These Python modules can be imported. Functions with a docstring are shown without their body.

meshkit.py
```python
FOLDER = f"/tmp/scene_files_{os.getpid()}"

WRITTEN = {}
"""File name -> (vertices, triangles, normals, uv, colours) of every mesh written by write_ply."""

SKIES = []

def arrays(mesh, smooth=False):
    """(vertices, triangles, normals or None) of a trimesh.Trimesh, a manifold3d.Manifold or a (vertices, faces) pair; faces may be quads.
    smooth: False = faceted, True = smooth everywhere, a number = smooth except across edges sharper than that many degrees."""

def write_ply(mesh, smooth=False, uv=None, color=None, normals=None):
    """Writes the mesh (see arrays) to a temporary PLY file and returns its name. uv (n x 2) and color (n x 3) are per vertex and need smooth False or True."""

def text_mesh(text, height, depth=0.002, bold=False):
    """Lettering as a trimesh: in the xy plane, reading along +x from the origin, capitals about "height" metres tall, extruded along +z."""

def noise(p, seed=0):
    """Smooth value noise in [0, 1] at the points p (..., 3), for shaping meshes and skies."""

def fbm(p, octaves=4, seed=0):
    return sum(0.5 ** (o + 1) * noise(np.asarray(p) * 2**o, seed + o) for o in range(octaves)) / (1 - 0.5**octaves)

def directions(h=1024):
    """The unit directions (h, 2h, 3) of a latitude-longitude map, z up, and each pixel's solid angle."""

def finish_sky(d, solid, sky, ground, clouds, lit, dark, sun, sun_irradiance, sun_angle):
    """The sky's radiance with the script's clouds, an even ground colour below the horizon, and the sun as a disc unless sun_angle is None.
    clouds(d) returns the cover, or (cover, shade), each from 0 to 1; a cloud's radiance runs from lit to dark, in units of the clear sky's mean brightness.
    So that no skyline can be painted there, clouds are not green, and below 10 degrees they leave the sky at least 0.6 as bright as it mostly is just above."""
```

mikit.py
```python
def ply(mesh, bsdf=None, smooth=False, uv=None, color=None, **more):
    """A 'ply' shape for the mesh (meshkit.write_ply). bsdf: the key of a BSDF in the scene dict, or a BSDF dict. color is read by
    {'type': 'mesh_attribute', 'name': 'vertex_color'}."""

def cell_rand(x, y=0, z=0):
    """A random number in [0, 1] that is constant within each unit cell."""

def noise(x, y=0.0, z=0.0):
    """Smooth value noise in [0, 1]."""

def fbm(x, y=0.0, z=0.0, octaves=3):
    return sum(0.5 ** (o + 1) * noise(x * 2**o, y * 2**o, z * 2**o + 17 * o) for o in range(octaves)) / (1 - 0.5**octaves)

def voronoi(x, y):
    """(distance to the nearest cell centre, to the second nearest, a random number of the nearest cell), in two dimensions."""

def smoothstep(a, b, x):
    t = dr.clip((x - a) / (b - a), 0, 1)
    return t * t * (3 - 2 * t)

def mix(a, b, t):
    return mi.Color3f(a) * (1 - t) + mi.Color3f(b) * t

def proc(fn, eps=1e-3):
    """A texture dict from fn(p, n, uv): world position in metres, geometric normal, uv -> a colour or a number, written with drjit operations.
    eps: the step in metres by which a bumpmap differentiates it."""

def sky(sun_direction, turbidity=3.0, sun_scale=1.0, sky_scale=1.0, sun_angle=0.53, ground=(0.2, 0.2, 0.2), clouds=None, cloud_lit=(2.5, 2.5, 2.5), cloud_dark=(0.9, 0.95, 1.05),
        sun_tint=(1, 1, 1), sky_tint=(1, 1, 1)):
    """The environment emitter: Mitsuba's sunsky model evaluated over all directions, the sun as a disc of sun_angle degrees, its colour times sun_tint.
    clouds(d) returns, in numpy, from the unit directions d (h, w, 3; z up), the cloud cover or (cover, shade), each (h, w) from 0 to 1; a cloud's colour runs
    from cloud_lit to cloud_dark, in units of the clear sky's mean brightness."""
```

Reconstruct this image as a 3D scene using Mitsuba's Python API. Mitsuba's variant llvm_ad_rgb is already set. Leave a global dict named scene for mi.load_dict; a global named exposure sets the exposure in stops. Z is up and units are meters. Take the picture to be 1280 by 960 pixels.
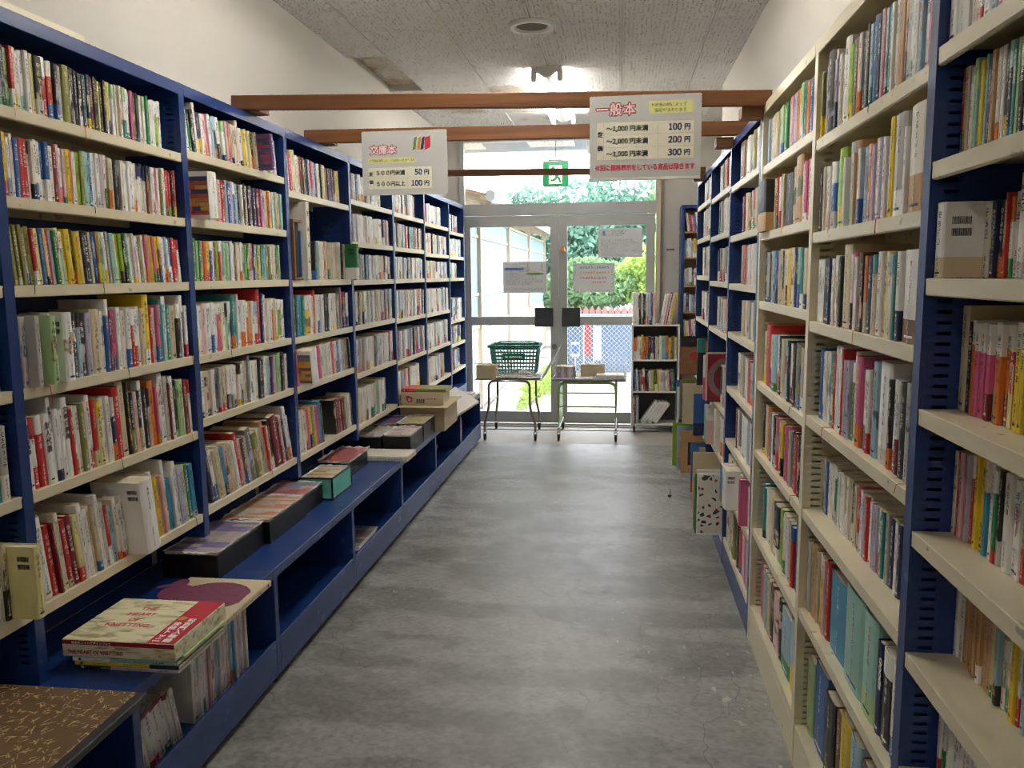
import glob, math, random, re
import numpy as np
import drjit as dr
import mitsuba as mi
import trimesh
import mikit, meshkit
from mikit import proc, noise, fbm, voronoi, cell_rand, smoothstep, mix

T = mi.ScalarTransform4f
scene, labels = {}, {}

# ------------------------------------------------------------------ camera, sky, lamps, exposure
exposure = 0.3
_yaw, _pitch, _roll, CAM = 0.1313, 0.1324, -0.0101, np.array([0.0, 0.0, 1.52])
_fwd = np.array([-math.sin(_yaw) * math.cos(_pitch), math.cos(_yaw) * math.cos(_pitch), -math.sin(_pitch)])
_right = np.array([math.cos(_yaw), math.sin(_yaw), 0.0])
_up = np.cross(_right, _fwd)
_upr = -math.sin(_roll) * _right + math.cos(_roll) * _up
scene['camera'] = {'type': 'perspective', 'fov': math.degrees(2 * math.atan(640 / 1027.6)), 'fov_axis': 'x', 'near_clip': 0.05, 'far_clip': 500.0,
                   'to_world': T().look_at(origin=CAM.tolist(), target=(CAM + _fwd).tolist(), up=_upr.tolist())}


def clouds(d):
    q = d * np.array([2.0, 2.0, 4.0])
    f = meshkit.fbm(q + 3.1, 4)
    return np.clip(0.86 + 0.5 * (f - 0.4), 0, 1), np.clip(0.35 * f, 0, 1)


scene['sky'] = mikit.sky([0.55, 0.35, 0.75], turbidity=4.0, sun_scale=1.0, sun_angle=8.0, sky_scale=27.0, sky_tint=(0.94, 1.0, 1.06), ground=(0.35, 0.35, 0.34), clouds=clouds,
                         cloud_lit=(2.5, 2.55, 2.6), cloud_dark=(1.7, 1.8, 1.95))
TUBE_RADIANCE = (49.0, 47.0, 42.0)
LAMPS = [(-0.5, 5.72, 7.42), (-0.5, 2.25, 3.95), (-0.5, -3.1, -1.4)]   # x, y from, y to: twin-tube ceiling lamps, the last added as fill light


# ------------------------------------------------------------------ helpers
def lin(c):
    c = np.asarray(c, float)
    return np.where(c <= 0.04045, c / 12.92, ((c + 0.055) / 1.055) ** 2.4)


def rgb255(r, g, b):
    return lin(np.array([r, g, b]) / 255.0).tolist()


_used = {}


def numbered(name, parent=None):
    key = name if parent is None else parent + '__' + name
    n = _used.get(key, 0)
    _used[key] = n + 1
    return key if n == 0 else f'{key}_{n:03d}'


def box(x0, x1, y0, y1, z0, z1):
    v = np.array([[x, y, z] for x in (x0, x1) for y in (y0, y1) for z in (z0, z1)], float)
    f = np.array([[0, 1, 3], [0, 3, 2], [4, 6, 7], [4, 7, 5], [0, 4, 5], [0, 5, 1], [2, 3, 7], [2, 7, 6], [0, 2, 6], [0, 6, 4], [1, 5, 7], [1, 7, 3]])
    return v, f


def rbox(x0, x1, y0, y1, z0, z1, r=0.003):
    """A box with chamfered edges."""
    c = np.array([(x0 + x1) / 2, (y0 + y1) / 2, (z0 + z1) / 2])
    h = np.abs(np.array([x1 - x0, y1 - y0, z1 - z0])) / 2
    r = min(r, 0.45 * h.min())
    pts = []
    for s in np.ndindex(2, 2, 2):
        sg = np.array(s) * 2 - 1
        for k in range(3):
            q = h - r
            q[k] = h[k]
            pts.append(c + sg * q)
    m = trimesh.convex.convex_hull(np.array(pts))
    return np.array(m.vertices), np.array(m.faces)


def cat(parts):
    vs, fs, at = [], [], 0
    for v, f in parts:
        f = np.asarray(f)
        if f.shape[1] == 4:
            f = np.vstack([f[:, [0, 1, 2]], f[:, [0, 2, 3]]])
        vs.append(np.asarray(v, float))
        fs.append(f + at)
        at += len(v)
    return np.vstack(vs), np.vstack(fs)


def tm(m):
    return np.array(m.vertices), np.array(m.faces)


def tube(points, r, sides=8, closed=False):
    p = np.asarray(points, float)
    t = np.gradient(p, axis=0)
    if closed:
        t = np.roll(p, -1, 0) - np.roll(p, 1, 0)
    t /= np.linalg.norm(t, axis=1, keepdims=True) + 1e-12
    ref = np.array([0.0, 0, 1]) if abs(t[:, 2]).mean() < 0.8 else np.array([1.0, 0, 0])
    a = np.cross(t, ref)
    a /= np.linalg.norm(a, axis=1, keepdims=True) + 1e-12
    b = np.cross(t, a)
    ang = np.arange(sides) * 2 * np.pi / sides
    rr = np.broadcast_to(r, (len(p),))[:, None, None]
    v = p[:, None] + rr * (np.cos(ang)[None, :, None] * a[:, None] + np.sin(ang)[None, :, None] * b[:, None])
    n = len(p)
    q = []
    for i in range(n if closed else n - 1):
        for j in range(sides):
            q.append([i * sides + j, i * sides + (j + 1) % sides, ((i + 1) % n) * sides + (j + 1) % sides, ((i + 1) % n) * sides + j])
    q = np.array(q)
    f = np.vstack([q[:, [0, 2, 1]], q[:, [0, 3, 2]]])
    v = v.reshape(-1, 3)
    if not closed:
        c0, c1 = len(v), len(v) + 1
        v = np.vstack([v, p[:1], p[-1:]])
        caps = [[c0, (j + 1) % sides, j] for j in range(sides)] + [[c1, (n - 1) * sides + j, (n - 1) * sides + (j + 1) % sides] for j in range(sides)]
        f = np.vstack([f, np.array(caps)[:, ::-1]])
    return v, f[:, ::-1]


def smooth_path(pts, r=0.05, n=5):
    """A polyline with rounded corners."""
    p = [np.array(q, float) for q in pts]
    out = [p[0]]
    for a, b, c in zip(p[:-2], p[1:-1], p[2:]):
        d0, d1 = (a - b), (c - b)
        l0, l1 = np.linalg.norm(d0), np.linalg.norm(d1)
        k = min(r, 0.45 * l0, 0.45 * l1)
        s, e = b + d0 / l0 * k, b + d1 / l1 * k
        for u in np.linspace(0, 1, n):
            out.append((1 - u) ** 2 * s + 2 * u * (1 - u) * b + u * u * e)
    out.append(p[-1])
    return np.array(out)


def lathe(profile, n=24):
    """Profile of (radius, z) pairs turned about z."""
    return tm(trimesh.creation.revolve(np.array(profile, float), sections=n))


def moved(m, off=(0, 0, 0), rot=None):
    v, f = m
    if rot is not None:
        v = v @ np.asarray(rot).T
    return v + np.array(off, float), f


def rotz(deg):
    a = math.radians(deg)
    return np.array([[math.cos(a), -math.sin(a), 0], [math.sin(a), math.cos(a), 0], [0, 0, 1]])


def rotx(deg):
    a = math.radians(deg)
    return np.array([[1, 0, 0], [0, math.cos(a), -math.sin(a)], [0, math.sin(a), math.cos(a)]])


def roty(deg):
    a = math.radians(deg)
    return np.array([[math.cos(a), 0, math.sin(a)], [0, 1, 0], [-math.sin(a), 0, math.cos(a)]])


def add(name, mesh, bsdf, parent=None, smooth=False, label=None, **more):
    """One entry of the scene, named after its parent; mesh may be a ready ply dict."""
    key = numbered(name, parent)
    scene[key] = {**mesh, **more} if isinstance(mesh, dict) else mikit.ply(mesh, bsdf, smooth=smooth, **more)
    if label:
        labels[key] = {'label': label}
    return key


def thing(name, label, category, group=None):
    key = numbered(name)
    labels[key] = {'label': label, 'category': category}
    if group:
        labels[key]['group'] = group
    return key


def single(name, mesh, bsdf, label, category, group=None, smooth=False):
    key = add(name, mesh, bsdf, smooth=smooth)
    labels[key] = {'label': label, 'category': category}
    if group:
        labels[key]['group'] = group
    return key


def struct(name, mesh, bsdf, label, smooth=False):
    key = add(name, mesh, bsdf, smooth=smooth)
    labels[key] = {'label': label, 'kind': 'structure'}
    return key


def struct_root(name, label):
    key = numbered(name)
    labels[key] = {'label': label, 'kind': 'structure'}
    return key


# lettering: outlines of glyphs as thin raised shapes
_font_path = {'cjk': glob.glob('/opt/blender-*/*/datafiles/fonts/Noto Sans CJK Regular.woff2'), 'latin': glob.glob('/opt/blender-*/*/datafiles/fonts/Inter.woff2')}
_glyph_cache = {}


def glyphs(text, height, depth=0.0006, stroke=0, which='cjk'):
    """Lettering in the xy plane reading along +x, about 'height' metres tall from the baseline, with its width."""
    from PIL import Image, ImageDraw, ImageFont
    from shapely import affinity, box as sbox, union_all
    ck = (text, stroke, which)
    if ck not in _glyph_cache:
        px = 56
        font = ImageFont.truetype((_font_path[which] or _font_path['latin'])[0], px)
        x0, y0, x1, y1 = font.getbbox(text, anchor='ls', stroke_width=stroke)
        im = Image.new('L', (x1 - x0 + 8, y1 - y0 + 8))
        ImageDraw.Draw(im).text((4 - x0, 4 - y0), text, 255, font, anchor='ls', stroke_width=stroke)
        on = np.pad(np.asarray(im) > 127, ((0, 0), (1, 1))).astype(np.int8)
        rows, starts = np.nonzero(np.diff(on, axis=1) == 1)
        ends = np.nonzero(np.diff(on, axis=1) == -1)[1]
        shape = union_all(sbox(starts, -rows - 1, ends, -rows)).buffer(0.6).buffer(-0.6).simplify(0.6)
        _glyph_cache[ck] = affinity.affine_transform(shape, [1 / px, 0, 0, 1 / px, -(4 - x0) / px, (4 - y0) / px]), (x1 - x0) / px
    shape, width = _glyph_cache[ck]
    sh = affinity.scale(shape, height, height, origin=(0, 0))
    geoms = [g for g in getattr(sh, 'geoms', [sh]) if g.area > 1e-10]
    return cat([tm(trimesh.creation.extrude_polygon(g, depth, engine='earcut')) for g in geoms]), width * height


# ------------------------------------------------------------------ materials
def principled(color, rough=0.5, metallic=0.0, spec=0.5, **more):
    c = color if isinstance(color, dict) else {'type': 'rgb', 'value': list(color)}
    return {'type': 'twosided', 'bsdf': {'type': 'principled', 'base_color': c, 'roughness': rough, 'metallic': metallic, 'specular': spec, **more}}


def mat(name, *a, **k):
    scene[name] = principled(*a, **k)
    return name


def floor_color(p, n, uv):
    big = fbm(p.x * 0.9 + 5.0, p.y * 0.7, 0.0, 3)
    mid = fbm(p.x * 7.0, p.y * 12.0, 2.0, 4)
    grain = fbm(p.x * 55.0, p.y * 70.0, 1.0, 3)
    wx, wy = 0.30 * fbm(p.x * 7.0, p.y * 7.0, 4.0, 3), 0.30 * fbm(p.x * 7.0, p.y * 7.0, 9.0, 3)
    d1, d2, w = voronoi(p.x * 2.1 + wx, p.y * 2.1 + wy)
    crack = smoothstep(0.016, 0.004, d2 - d1) * smoothstep(0.42, 0.58, fbm(p.x * 1.9, p.y * 1.9, 7.0, 2))
    e1, e2, ew = voronoi(p.x * 6.3 + 2 * wx, p.y * 6.3 + 2 * wy)
    fine = smoothstep(0.05, 0.012, e2 - e1) * smoothstep(0.46, 0.60, fbm(p.x * 1.3 + 4.0, p.y * 1.3, 3.0, 3))
    speck = smoothstep(0.90, 0.94, noise(p.x * 48.0, p.y * 48.0, 3.0)) * smoothstep(0.52, 0.66, fbm(p.x * 1.6, p.y * 1.6, 11.0, 2))
    worn = smoothstep(0.42, 0.62, fbm(p.x * 3.0 + 3.0, p.y * 6.5, 6.0, 4))
    c = mix(rgb255(95, 94, 90), rgb255(134, 134, 131), big * 0.4 + mid * 0.6)
    c = mix(c, rgb255(162, 162, 160), worn * 0.40)
    c = c * (0.78 + 0.72 * grain)
    c = mix(c, rgb255(62, 60, 56), dr.maximum(crack * 0.35, fine * 0.28))
    return mix(c, rgb255(205, 206, 204), speck * 0.55)


scene['concrete'] = {'type': 'twosided', 'bsdf': {'type': 'principled', 'base_color': proc(floor_color), 'roughness': proc(lambda p, n, uv: 0.33 + 0.16 * fbm(p.x * 22.0, p.y * 30.0, 8.0, 3)), 'specular': 0.5}}
mat('mat_slab', rgb255(166, 160, 152), 0.6)


def wall_color(p, n, uv):
    m = fbm(p.x * 1.2, p.y * 1.2, p.z * 1.2, 3)
    return mix(rgb255(190, 185, 177), rgb255(202, 197, 190), m)


mat('wall_paint', proc(wall_color), 0.8, spec=0.2)


def tile_color(p, n, uv):
    m = fbm(p.x * 2.0, p.y * 2.0, 3.0, 3)
    stain = smoothstep(0.55, 0.75, fbm(p.x * 2.3 + 8.0, p.y * 2.3, 5.0, 4)) * smoothstep(6.2, 6.7, p.y) * smoothstep(0.1, -0.6, p.x)
    c = mix(rgb255(216, 213, 207), rgb255(226, 224, 219), m)
    return mix(c, rgb255(160, 138, 96), stain * 0.6)


mat('ceiling_board', proc(tile_color), 0.95, spec=0.1)
mat('stained_board', proc(lambda p, n, uv: mix(rgb255(196, 190, 176), rgb255(152, 122, 78), smoothstep(0.40, 0.66, fbm(p.x * 6.0, p.y * 5.0, 2.0, 4)) * 0.8)), 0.95, spec=0.1)


def blue_steel(p, n, uv):
    m = fbm(p.x * 8.0, p.y * 8.0, p.z * 8.0, 3)
    rub = smoothstep(0.70, 0.80, fbm(p.x * 19.0, p.y * 19.0, p.z * 19.0, 4))
    return mix(mix(rgb255(16, 44, 100), rgb255(22, 54, 114), m), rgb255(70, 92, 128), rub * 0.5)


mat('blue_paint', proc(blue_steel), 0.36, spec=0.5)


def cream_steel(p, n, uv):
    m = fbm(p.x * 7.0, p.y * 7.0, p.z * 7.0, 3)
    chip = smoothstep(0.73, 0.80, fbm(p.x * 31.0, p.y * 31.0, p.z * 31.0, 3))
    return mix(mix(rgb255(213, 203, 175), rgb255(223, 214, 187), m), rgb255(130, 120, 100), chip * 0.6)


mat('cream_paint', proc(cream_steel), 0.38, spec=0.5)


def wood_beam(p, n, uv):
    g = fbm(p.x * 3.0, p.y * 60.0, p.z * 60.0, 3)
    ring = noise(p.x * 1.4 + 4 * fbm(p.x * 0.8, p.y * 6.0, p.z * 9.0, 2), p.z * 40.0, p.y * 20.0)
    return mix(rgb255(78, 46, 26), rgb255(132, 84, 48), g * 0.6 + ring * 0.5)


mat('beam_wood', proc(wood_beam), 0.5, spec=0.4)
mat('shelf_wood', proc(lambda p, n, uv: mix(rgb255(150, 108, 70), rgb255(182, 140, 98), fbm(p.x * 6.0, p.y * 40.0, p.z * 60.0, 3))), 0.55)
mat('frame_wood', proc(lambda p, n, uv: mix(rgb255(92, 58, 34), rgb255(134, 88, 52), fbm(p.x * 30.0, p.y * 30.0, p.z * 5.0, 3))), 0.5)
mat('aluminium', rgb255(172, 174, 173), 0.42, metallic=0.25)
mat('cream_trim', rgb255(196, 180, 160), 0.5)
mat('black_plastic', rgb255(14, 14, 15), 0.42, spec=0.25)
mat('dark_plate', rgb255(40, 42, 46), 0.5)
mat('black_rubber', rgb255(24, 24, 25), 0.7)
mat('white_plastic', rgb255(226, 226, 222), 0.45)
mat('white_paint', rgb255(228, 228, 224), 0.4)
mat('grey_back', rgb255(70, 68, 66), 0.6)
mat('grey_metal', rgb255(120, 122, 122), 0.4, metallic=0.4)
mat('bronze_tube', rgb255(150, 136, 112), 0.35, metallic=0.6)
mat('green_tube', rgb255(132, 160, 92), 0.4)
mat('wire_metal', rgb255(168, 166, 158), 0.35, metallic=0.7)
mat('green_plastic', rgb255(12, 98, 84), 0.4)
mat('teal_card', proc(lambda p, n, uv: mix(rgb255(94, 186, 166), rgb255(112, 200, 182), noise(p.x * 20.0, p.y * 20.0, p.z * 20.0))), 0.55)
mat('kraft_card', proc(lambda p, n, uv: mix(rgb255(176, 158, 126), rgb255(196, 180, 150), fbm(p.x * 20.0, p.y * 20.0, p.z * 20.0, 3))), 0.7)
mat('ink_black', rgb255(28, 28, 30), 0.6)
mat('ink_navy', rgb255(44, 46, 92), 0.6)
mat('ink_red', rgb255(200, 60, 84), 0.6)
mat('ink_deep_red', rgb255(150, 28, 52), 0.6)
mat('ink_white', rgb255(244, 240, 240), 0.6)
mat('ink_pale_pink', rgb255(250, 226, 230), 0.6)
mat('ink_green', rgb255(70, 82, 40), 0.6)
mat('ink_yellow', rgb255(226, 224, 150), 0.6)
mat('ink_cream', rgb255(234, 230, 212), 0.6)
mat('ink_line', rgb255(190, 184, 170), 0.6)
mat('sign_sheet', rgb255(206, 206, 204), 0.3)
mat('print_green', rgb255(96, 140, 70), 0.6)
mat('print_orange', rgb255(206, 140, 52), 0.6)
mat('print_navy', rgb255(44, 50, 80), 0.6)
mat('print_red', rgb255(190, 50, 70), 0.6)
mat('print_blue', rgb255(70, 120, 190), 0.6)
mat('maroon_print', proc(lambda p, n, uv: mix(rgb255(118, 62, 88), rgb255(126, 70, 96), noise(p.x * 60.0, p.y * 60.0, 2.0))), 0.45)
mat('grille_cloth', rgb255(112, 106, 96), 0.8)
mat('orange_brass', rgb255(190, 126, 70), 0.35, metallic=0.4)
mat('board_dark', rgb255(38, 37, 42), 0.45)
scene['sign_lit_green'] = principled(rgb255(22, 150, 86), 0.5)
scene['sign_green'] = {'type': 'twosided', 'bsdf': {'type': 'principled', 'base_color': {'type': 'rgb', 'value': rgb255(22, 150, 86)}, 'roughness': 0.4}}
mat('sign_white', rgb255(225, 240, 232), 0.5)


def calligraphy(p, n, uv):
    base = mix(rgb255(106, 80, 56), rgb255(120, 92, 66), fbm(p.x * 12.0, p.y * 12.0, 1.0, 3))
    row = p.y * 27.0
    k = dr.floor(row)
    b = row - k
    col = p.x * 30.0 + 0.7 * cell_rand(k, 3.0)
    i = dr.floor(col)
    a = col - i
    ink = mi.Float(0)
    for j in range(4):
        r = [cell_rand(i * 7.0 + j, k, float(m)) for m in range(5)]
        x0, y0, ang = 0.2 + 0.6 * r[0], 0.2 + 0.6 * r[1], 6.28 * r[2]
        u = (a - x0) * dr.cos(ang) + (b - y0) * dr.sin(ang)
        v = -(a - x0) * dr.sin(ang) + (b - y0) * dr.cos(ang) + 0.25 * u * u * (r[4] - 0.5) * 4
        ink = dr.maximum(ink, smoothstep(0.055, 0.015, dr.abs(v)) * smoothstep(0.40, 0.2, dr.abs(u)))
    ink = ink * smoothstep(0.3, 0.55, noise(p.x * 140.0, p.y * 140.0, 4.0) + 0.1) * smoothstep(0.12, 0.2, cell_rand(i, k, 9.0))
    return mix(base, rgb255(222, 196, 150), ink * 0.7)


mat('calligraphy_print', proc(calligraphy), 0.55)
mat('marble_paper', proc(lambda p, n, uv: mix(rgb255(156, 144, 96), rgb255(236, 230, 196), smoothstep(0.2, 0.6, fbm(p.x * 22.0 + 2.5 * fbm(p.x * 14.0, p.y * 14.0, p.z * 20.0, 3), p.y * 55.0, p.z * 60.0, 3)))), 0.4)
mat('page_paper', proc(lambda p, n, uv: mix(rgb255(206, 194, 168), rgb255(232, 224, 204), noise(p.y * 900.0, p.x * 40.0, p.z * 30.0))), 0.85, spec=0.1)
mat('new_page_paper', rgb255(222, 218, 206), 0.8, spec=0.1)

# the printed covers: every book has an entry in these tables; uv.x = entry + place across, uv.y = face + place up (0 spine, 1 cover, 2 edge)
PALETTE = {
    'W': (246, 244, 241), 'w': (234, 228, 216), 'c': (214, 198, 164), 'y': (232, 222, 150), 'Y': (236, 202, 36), 'O': (226, 118, 40), 'R': (198, 42, 44), 'm': (122, 30, 44), 'P': (214, 92, 140),
    'p': (232, 190, 190), 'V': (98, 66, 124), 'v': (184, 178, 206), 'N': (30, 40, 82), 'B': (44, 96, 168), 'C': (48, 142, 186), 'b': (152, 190, 212), 'T': (42, 132, 128), 't': (142, 196, 186),
    'E': (38, 130, 74), 'e': (168, 204, 144), 'a': (146, 190, 44), 'L': (136, 136, 66), 'n': (120, 82, 56), 'd': (200, 154, 104), 'K': (34, 33, 36), 'g': (190, 188, 184), 'G': (124, 124, 124)}
COLOR_WORD = {'W': 'white', 'w': 'off-white', 'c': 'beige', 'y': 'pale yellow', 'Y': 'yellow', 'O': 'orange', 'R': 'red', 'm': 'maroon', 'P': 'pink', 'p': 'pale pink', 'V': 'purple', 'v': 'lavender',
              'N': 'navy', 'B': 'blue', 'C': 'bright blue', 'b': 'pale blue', 'T': 'teal', 't': 'pale teal', 'E': 'green', 'e': 'pale green', 'a': 'lime', 'L': 'olive', 'n': 'brown', 'd': 'tan', 'K': 'black', 'g': 'light grey', 'G': 'grey'}
BOOKS = []                       # rows of the table: base, foot, foot fraction, head, head fraction, ink, style, width, height
MAXB = 4096


def register_book(base, foot, ff, head, hf, ink, style, w, h):
    BOOKS.append([*base, *foot, ff, *head, hf, *ink, style, w, h])
    return len(BOOKS) - 1


_table = {}


def col(name, i):
    return dr.gather(mi.Float, _table[name], i)


def stroke_glyph(a, b, s1, s2, dense):
    """An unreadable character: bars across and down within a unit cell."""
    ink = mi.Float(0)
    for j in range(3):
        r0, r1, r2 = cell_rand(s1, s2, 10.0 + j), cell_rand(s1, s2, 20.0 + j), cell_rand(s1, s2, 30.0 + j)
        y = 0.18 + 0.30 * j + 0.12 * (r0 - 0.5)
        ink = dr.maximum(ink, dr.select((dr.abs(b - y) < 0.055) & (a > 0.08 + 0.35 * r1) & (a < 0.92 - 0.35 * r2), 1.0, 0.0))
        x = 0.2 + 0.28 * j + 0.14 * (r1 - 0.5)
        ink = dr.maximum(ink, dr.select((dr.abs(a - x) < 0.06) & (b > 0.08 + 0.5 * r2) & (b < 0.92 - 0.45 * r0) & (r0 + r2 < 0.6 + dense), 1.0, 0.0))
    return dr.select((a > 0) & (a < 1) & (b > 0) & (b < 1), ink, 0.0)


def cover_print(p, n, uv):
    i = dr.clip(mi.Int32(dr.floor(uv.x)), 0, MAXB - 1)
    i = mi.UInt32(i)
    s = dr.clip((uv.x - dr.floor(uv.x) - 0.1) / 0.8, 0, 1)
    face = dr.floor(uv.y)
    t = dr.clip((uv.y - face - 0.05) / 0.9, 0, 1)
    W, H, style = col('w', i), col('h', i), col('style', i)
    fi = mi.Float(mi.Int32(i))
    base = mi.Color3f(col('r', i), col('g', i), col('b', i))
    foot = mi.Color3f(col('fr', i), col('fg', i), col('fb', i))
    head = mi.Color3f(col('hr', i), col('hg', i), col('hb', i))
    ink = mi.Color3f(col('ir', i), col('ig', i), col('ib', i))
    ff, hf = col('ff', i), col('hf', i)
    c = base * (0.94 + 0.1 * noise(t * 6.0, fi * 3.7, s * 2.0))
    spine = face < 0.5
    # a picture printed on part of some spines
    pic = spine & (style > 0.80)
    pm = smoothstep(0.40, 0.60, fbm(s * 3.0 + fi, t * H * 40.0, 1.0, 3))
    lo = 0.15 + 0.4 * cell_rand(fi, 5.0)
    c = dr.select(pic & (t > lo) & (t < lo + 0.3), mix(c, foot * 0.5 + ink * 0.5, pm * 0.8), c)
    c = dr.select(t < ff, foot, c)
    c = dr.select(t > 1 - hf, head, c)
    # lettering down the spine
    sm, tmm = s * W, (1 - t) * H
    cs = dr.clip(0.70 * W, 0.0048, 0.0155) * (0.85 + 0.3 * cell_rand(fi, 7.0))
    t0 = H * (0.07 + 0.06 * cell_rand(fi, 8.0))
    nn = dr.floor(H * (0.30 + 0.28 * cell_rand(fi, 9.0)) / (cs * 1.08))
    k = dr.floor((tmm - t0) / (cs * 1.08))
    b = (tmm - t0) / (cs * 1.08) - k
    a = (sm - 0.5 * (W - cs)) / cs
    g1 = dr.select((k >= 0) & (k < nn), stroke_glyph(a, b * 1.08, fi * 13.0 + k, 1.0, cell_rand(fi, 11.0) * 0.9), 0.0)
    cs2 = cs * 0.62
    t1 = H * (0.66 + 0.05 * cell_rand(fi, 12.0))
    k2 = dr.floor((tmm - t1) / (cs2 * 1.1))
    b2 = (tmm - t1) / (cs2 * 1.1) - k2
    a2 = (sm - 0.5 * (W - cs2)) / cs2
    g2 = dr.select((k2 >= 0) & (k2 < 4 + 3 * cell_rand(fi, 13.0)), stroke_glyph(a2, b2 * 1.1, fi * 17.0 + k2, 2.0, 0.5), 0.0)
    lum_foot = mi.luminance(foot)
    in_foot = t < ff
    ink2 = dr.select(in_foot, dr.select(lum_foot > 0.25, mi.Color3f(0.02), mi.Color3f(0.8)), ink)
    c = dr.select(spine & (style > -0.5) & (dr.maximum(g1, g2) > 0.5), ink2, c)
    mark = spine & (tmm > H * 0.92) & (tmm < H * 0.945) & (dr.abs(sm - 0.5 * W) < 0.25 * W) & (cell_rand(fi, 14.0) > 0.35)
    c = dr.select(mark, ink2, c)
    return c


scene['cover'] = {'type': 'twosided', 'bsdf': {'type': 'principled', 'base_color': proc(cover_print), 'roughness': 0.42, 'specular': 0.4}}

# flat printed sheets: magazines, newspapers, notices
SHEETS = []                      # background, colour 1, colour 2, ink, share of colour, rows, size x, size y


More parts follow.
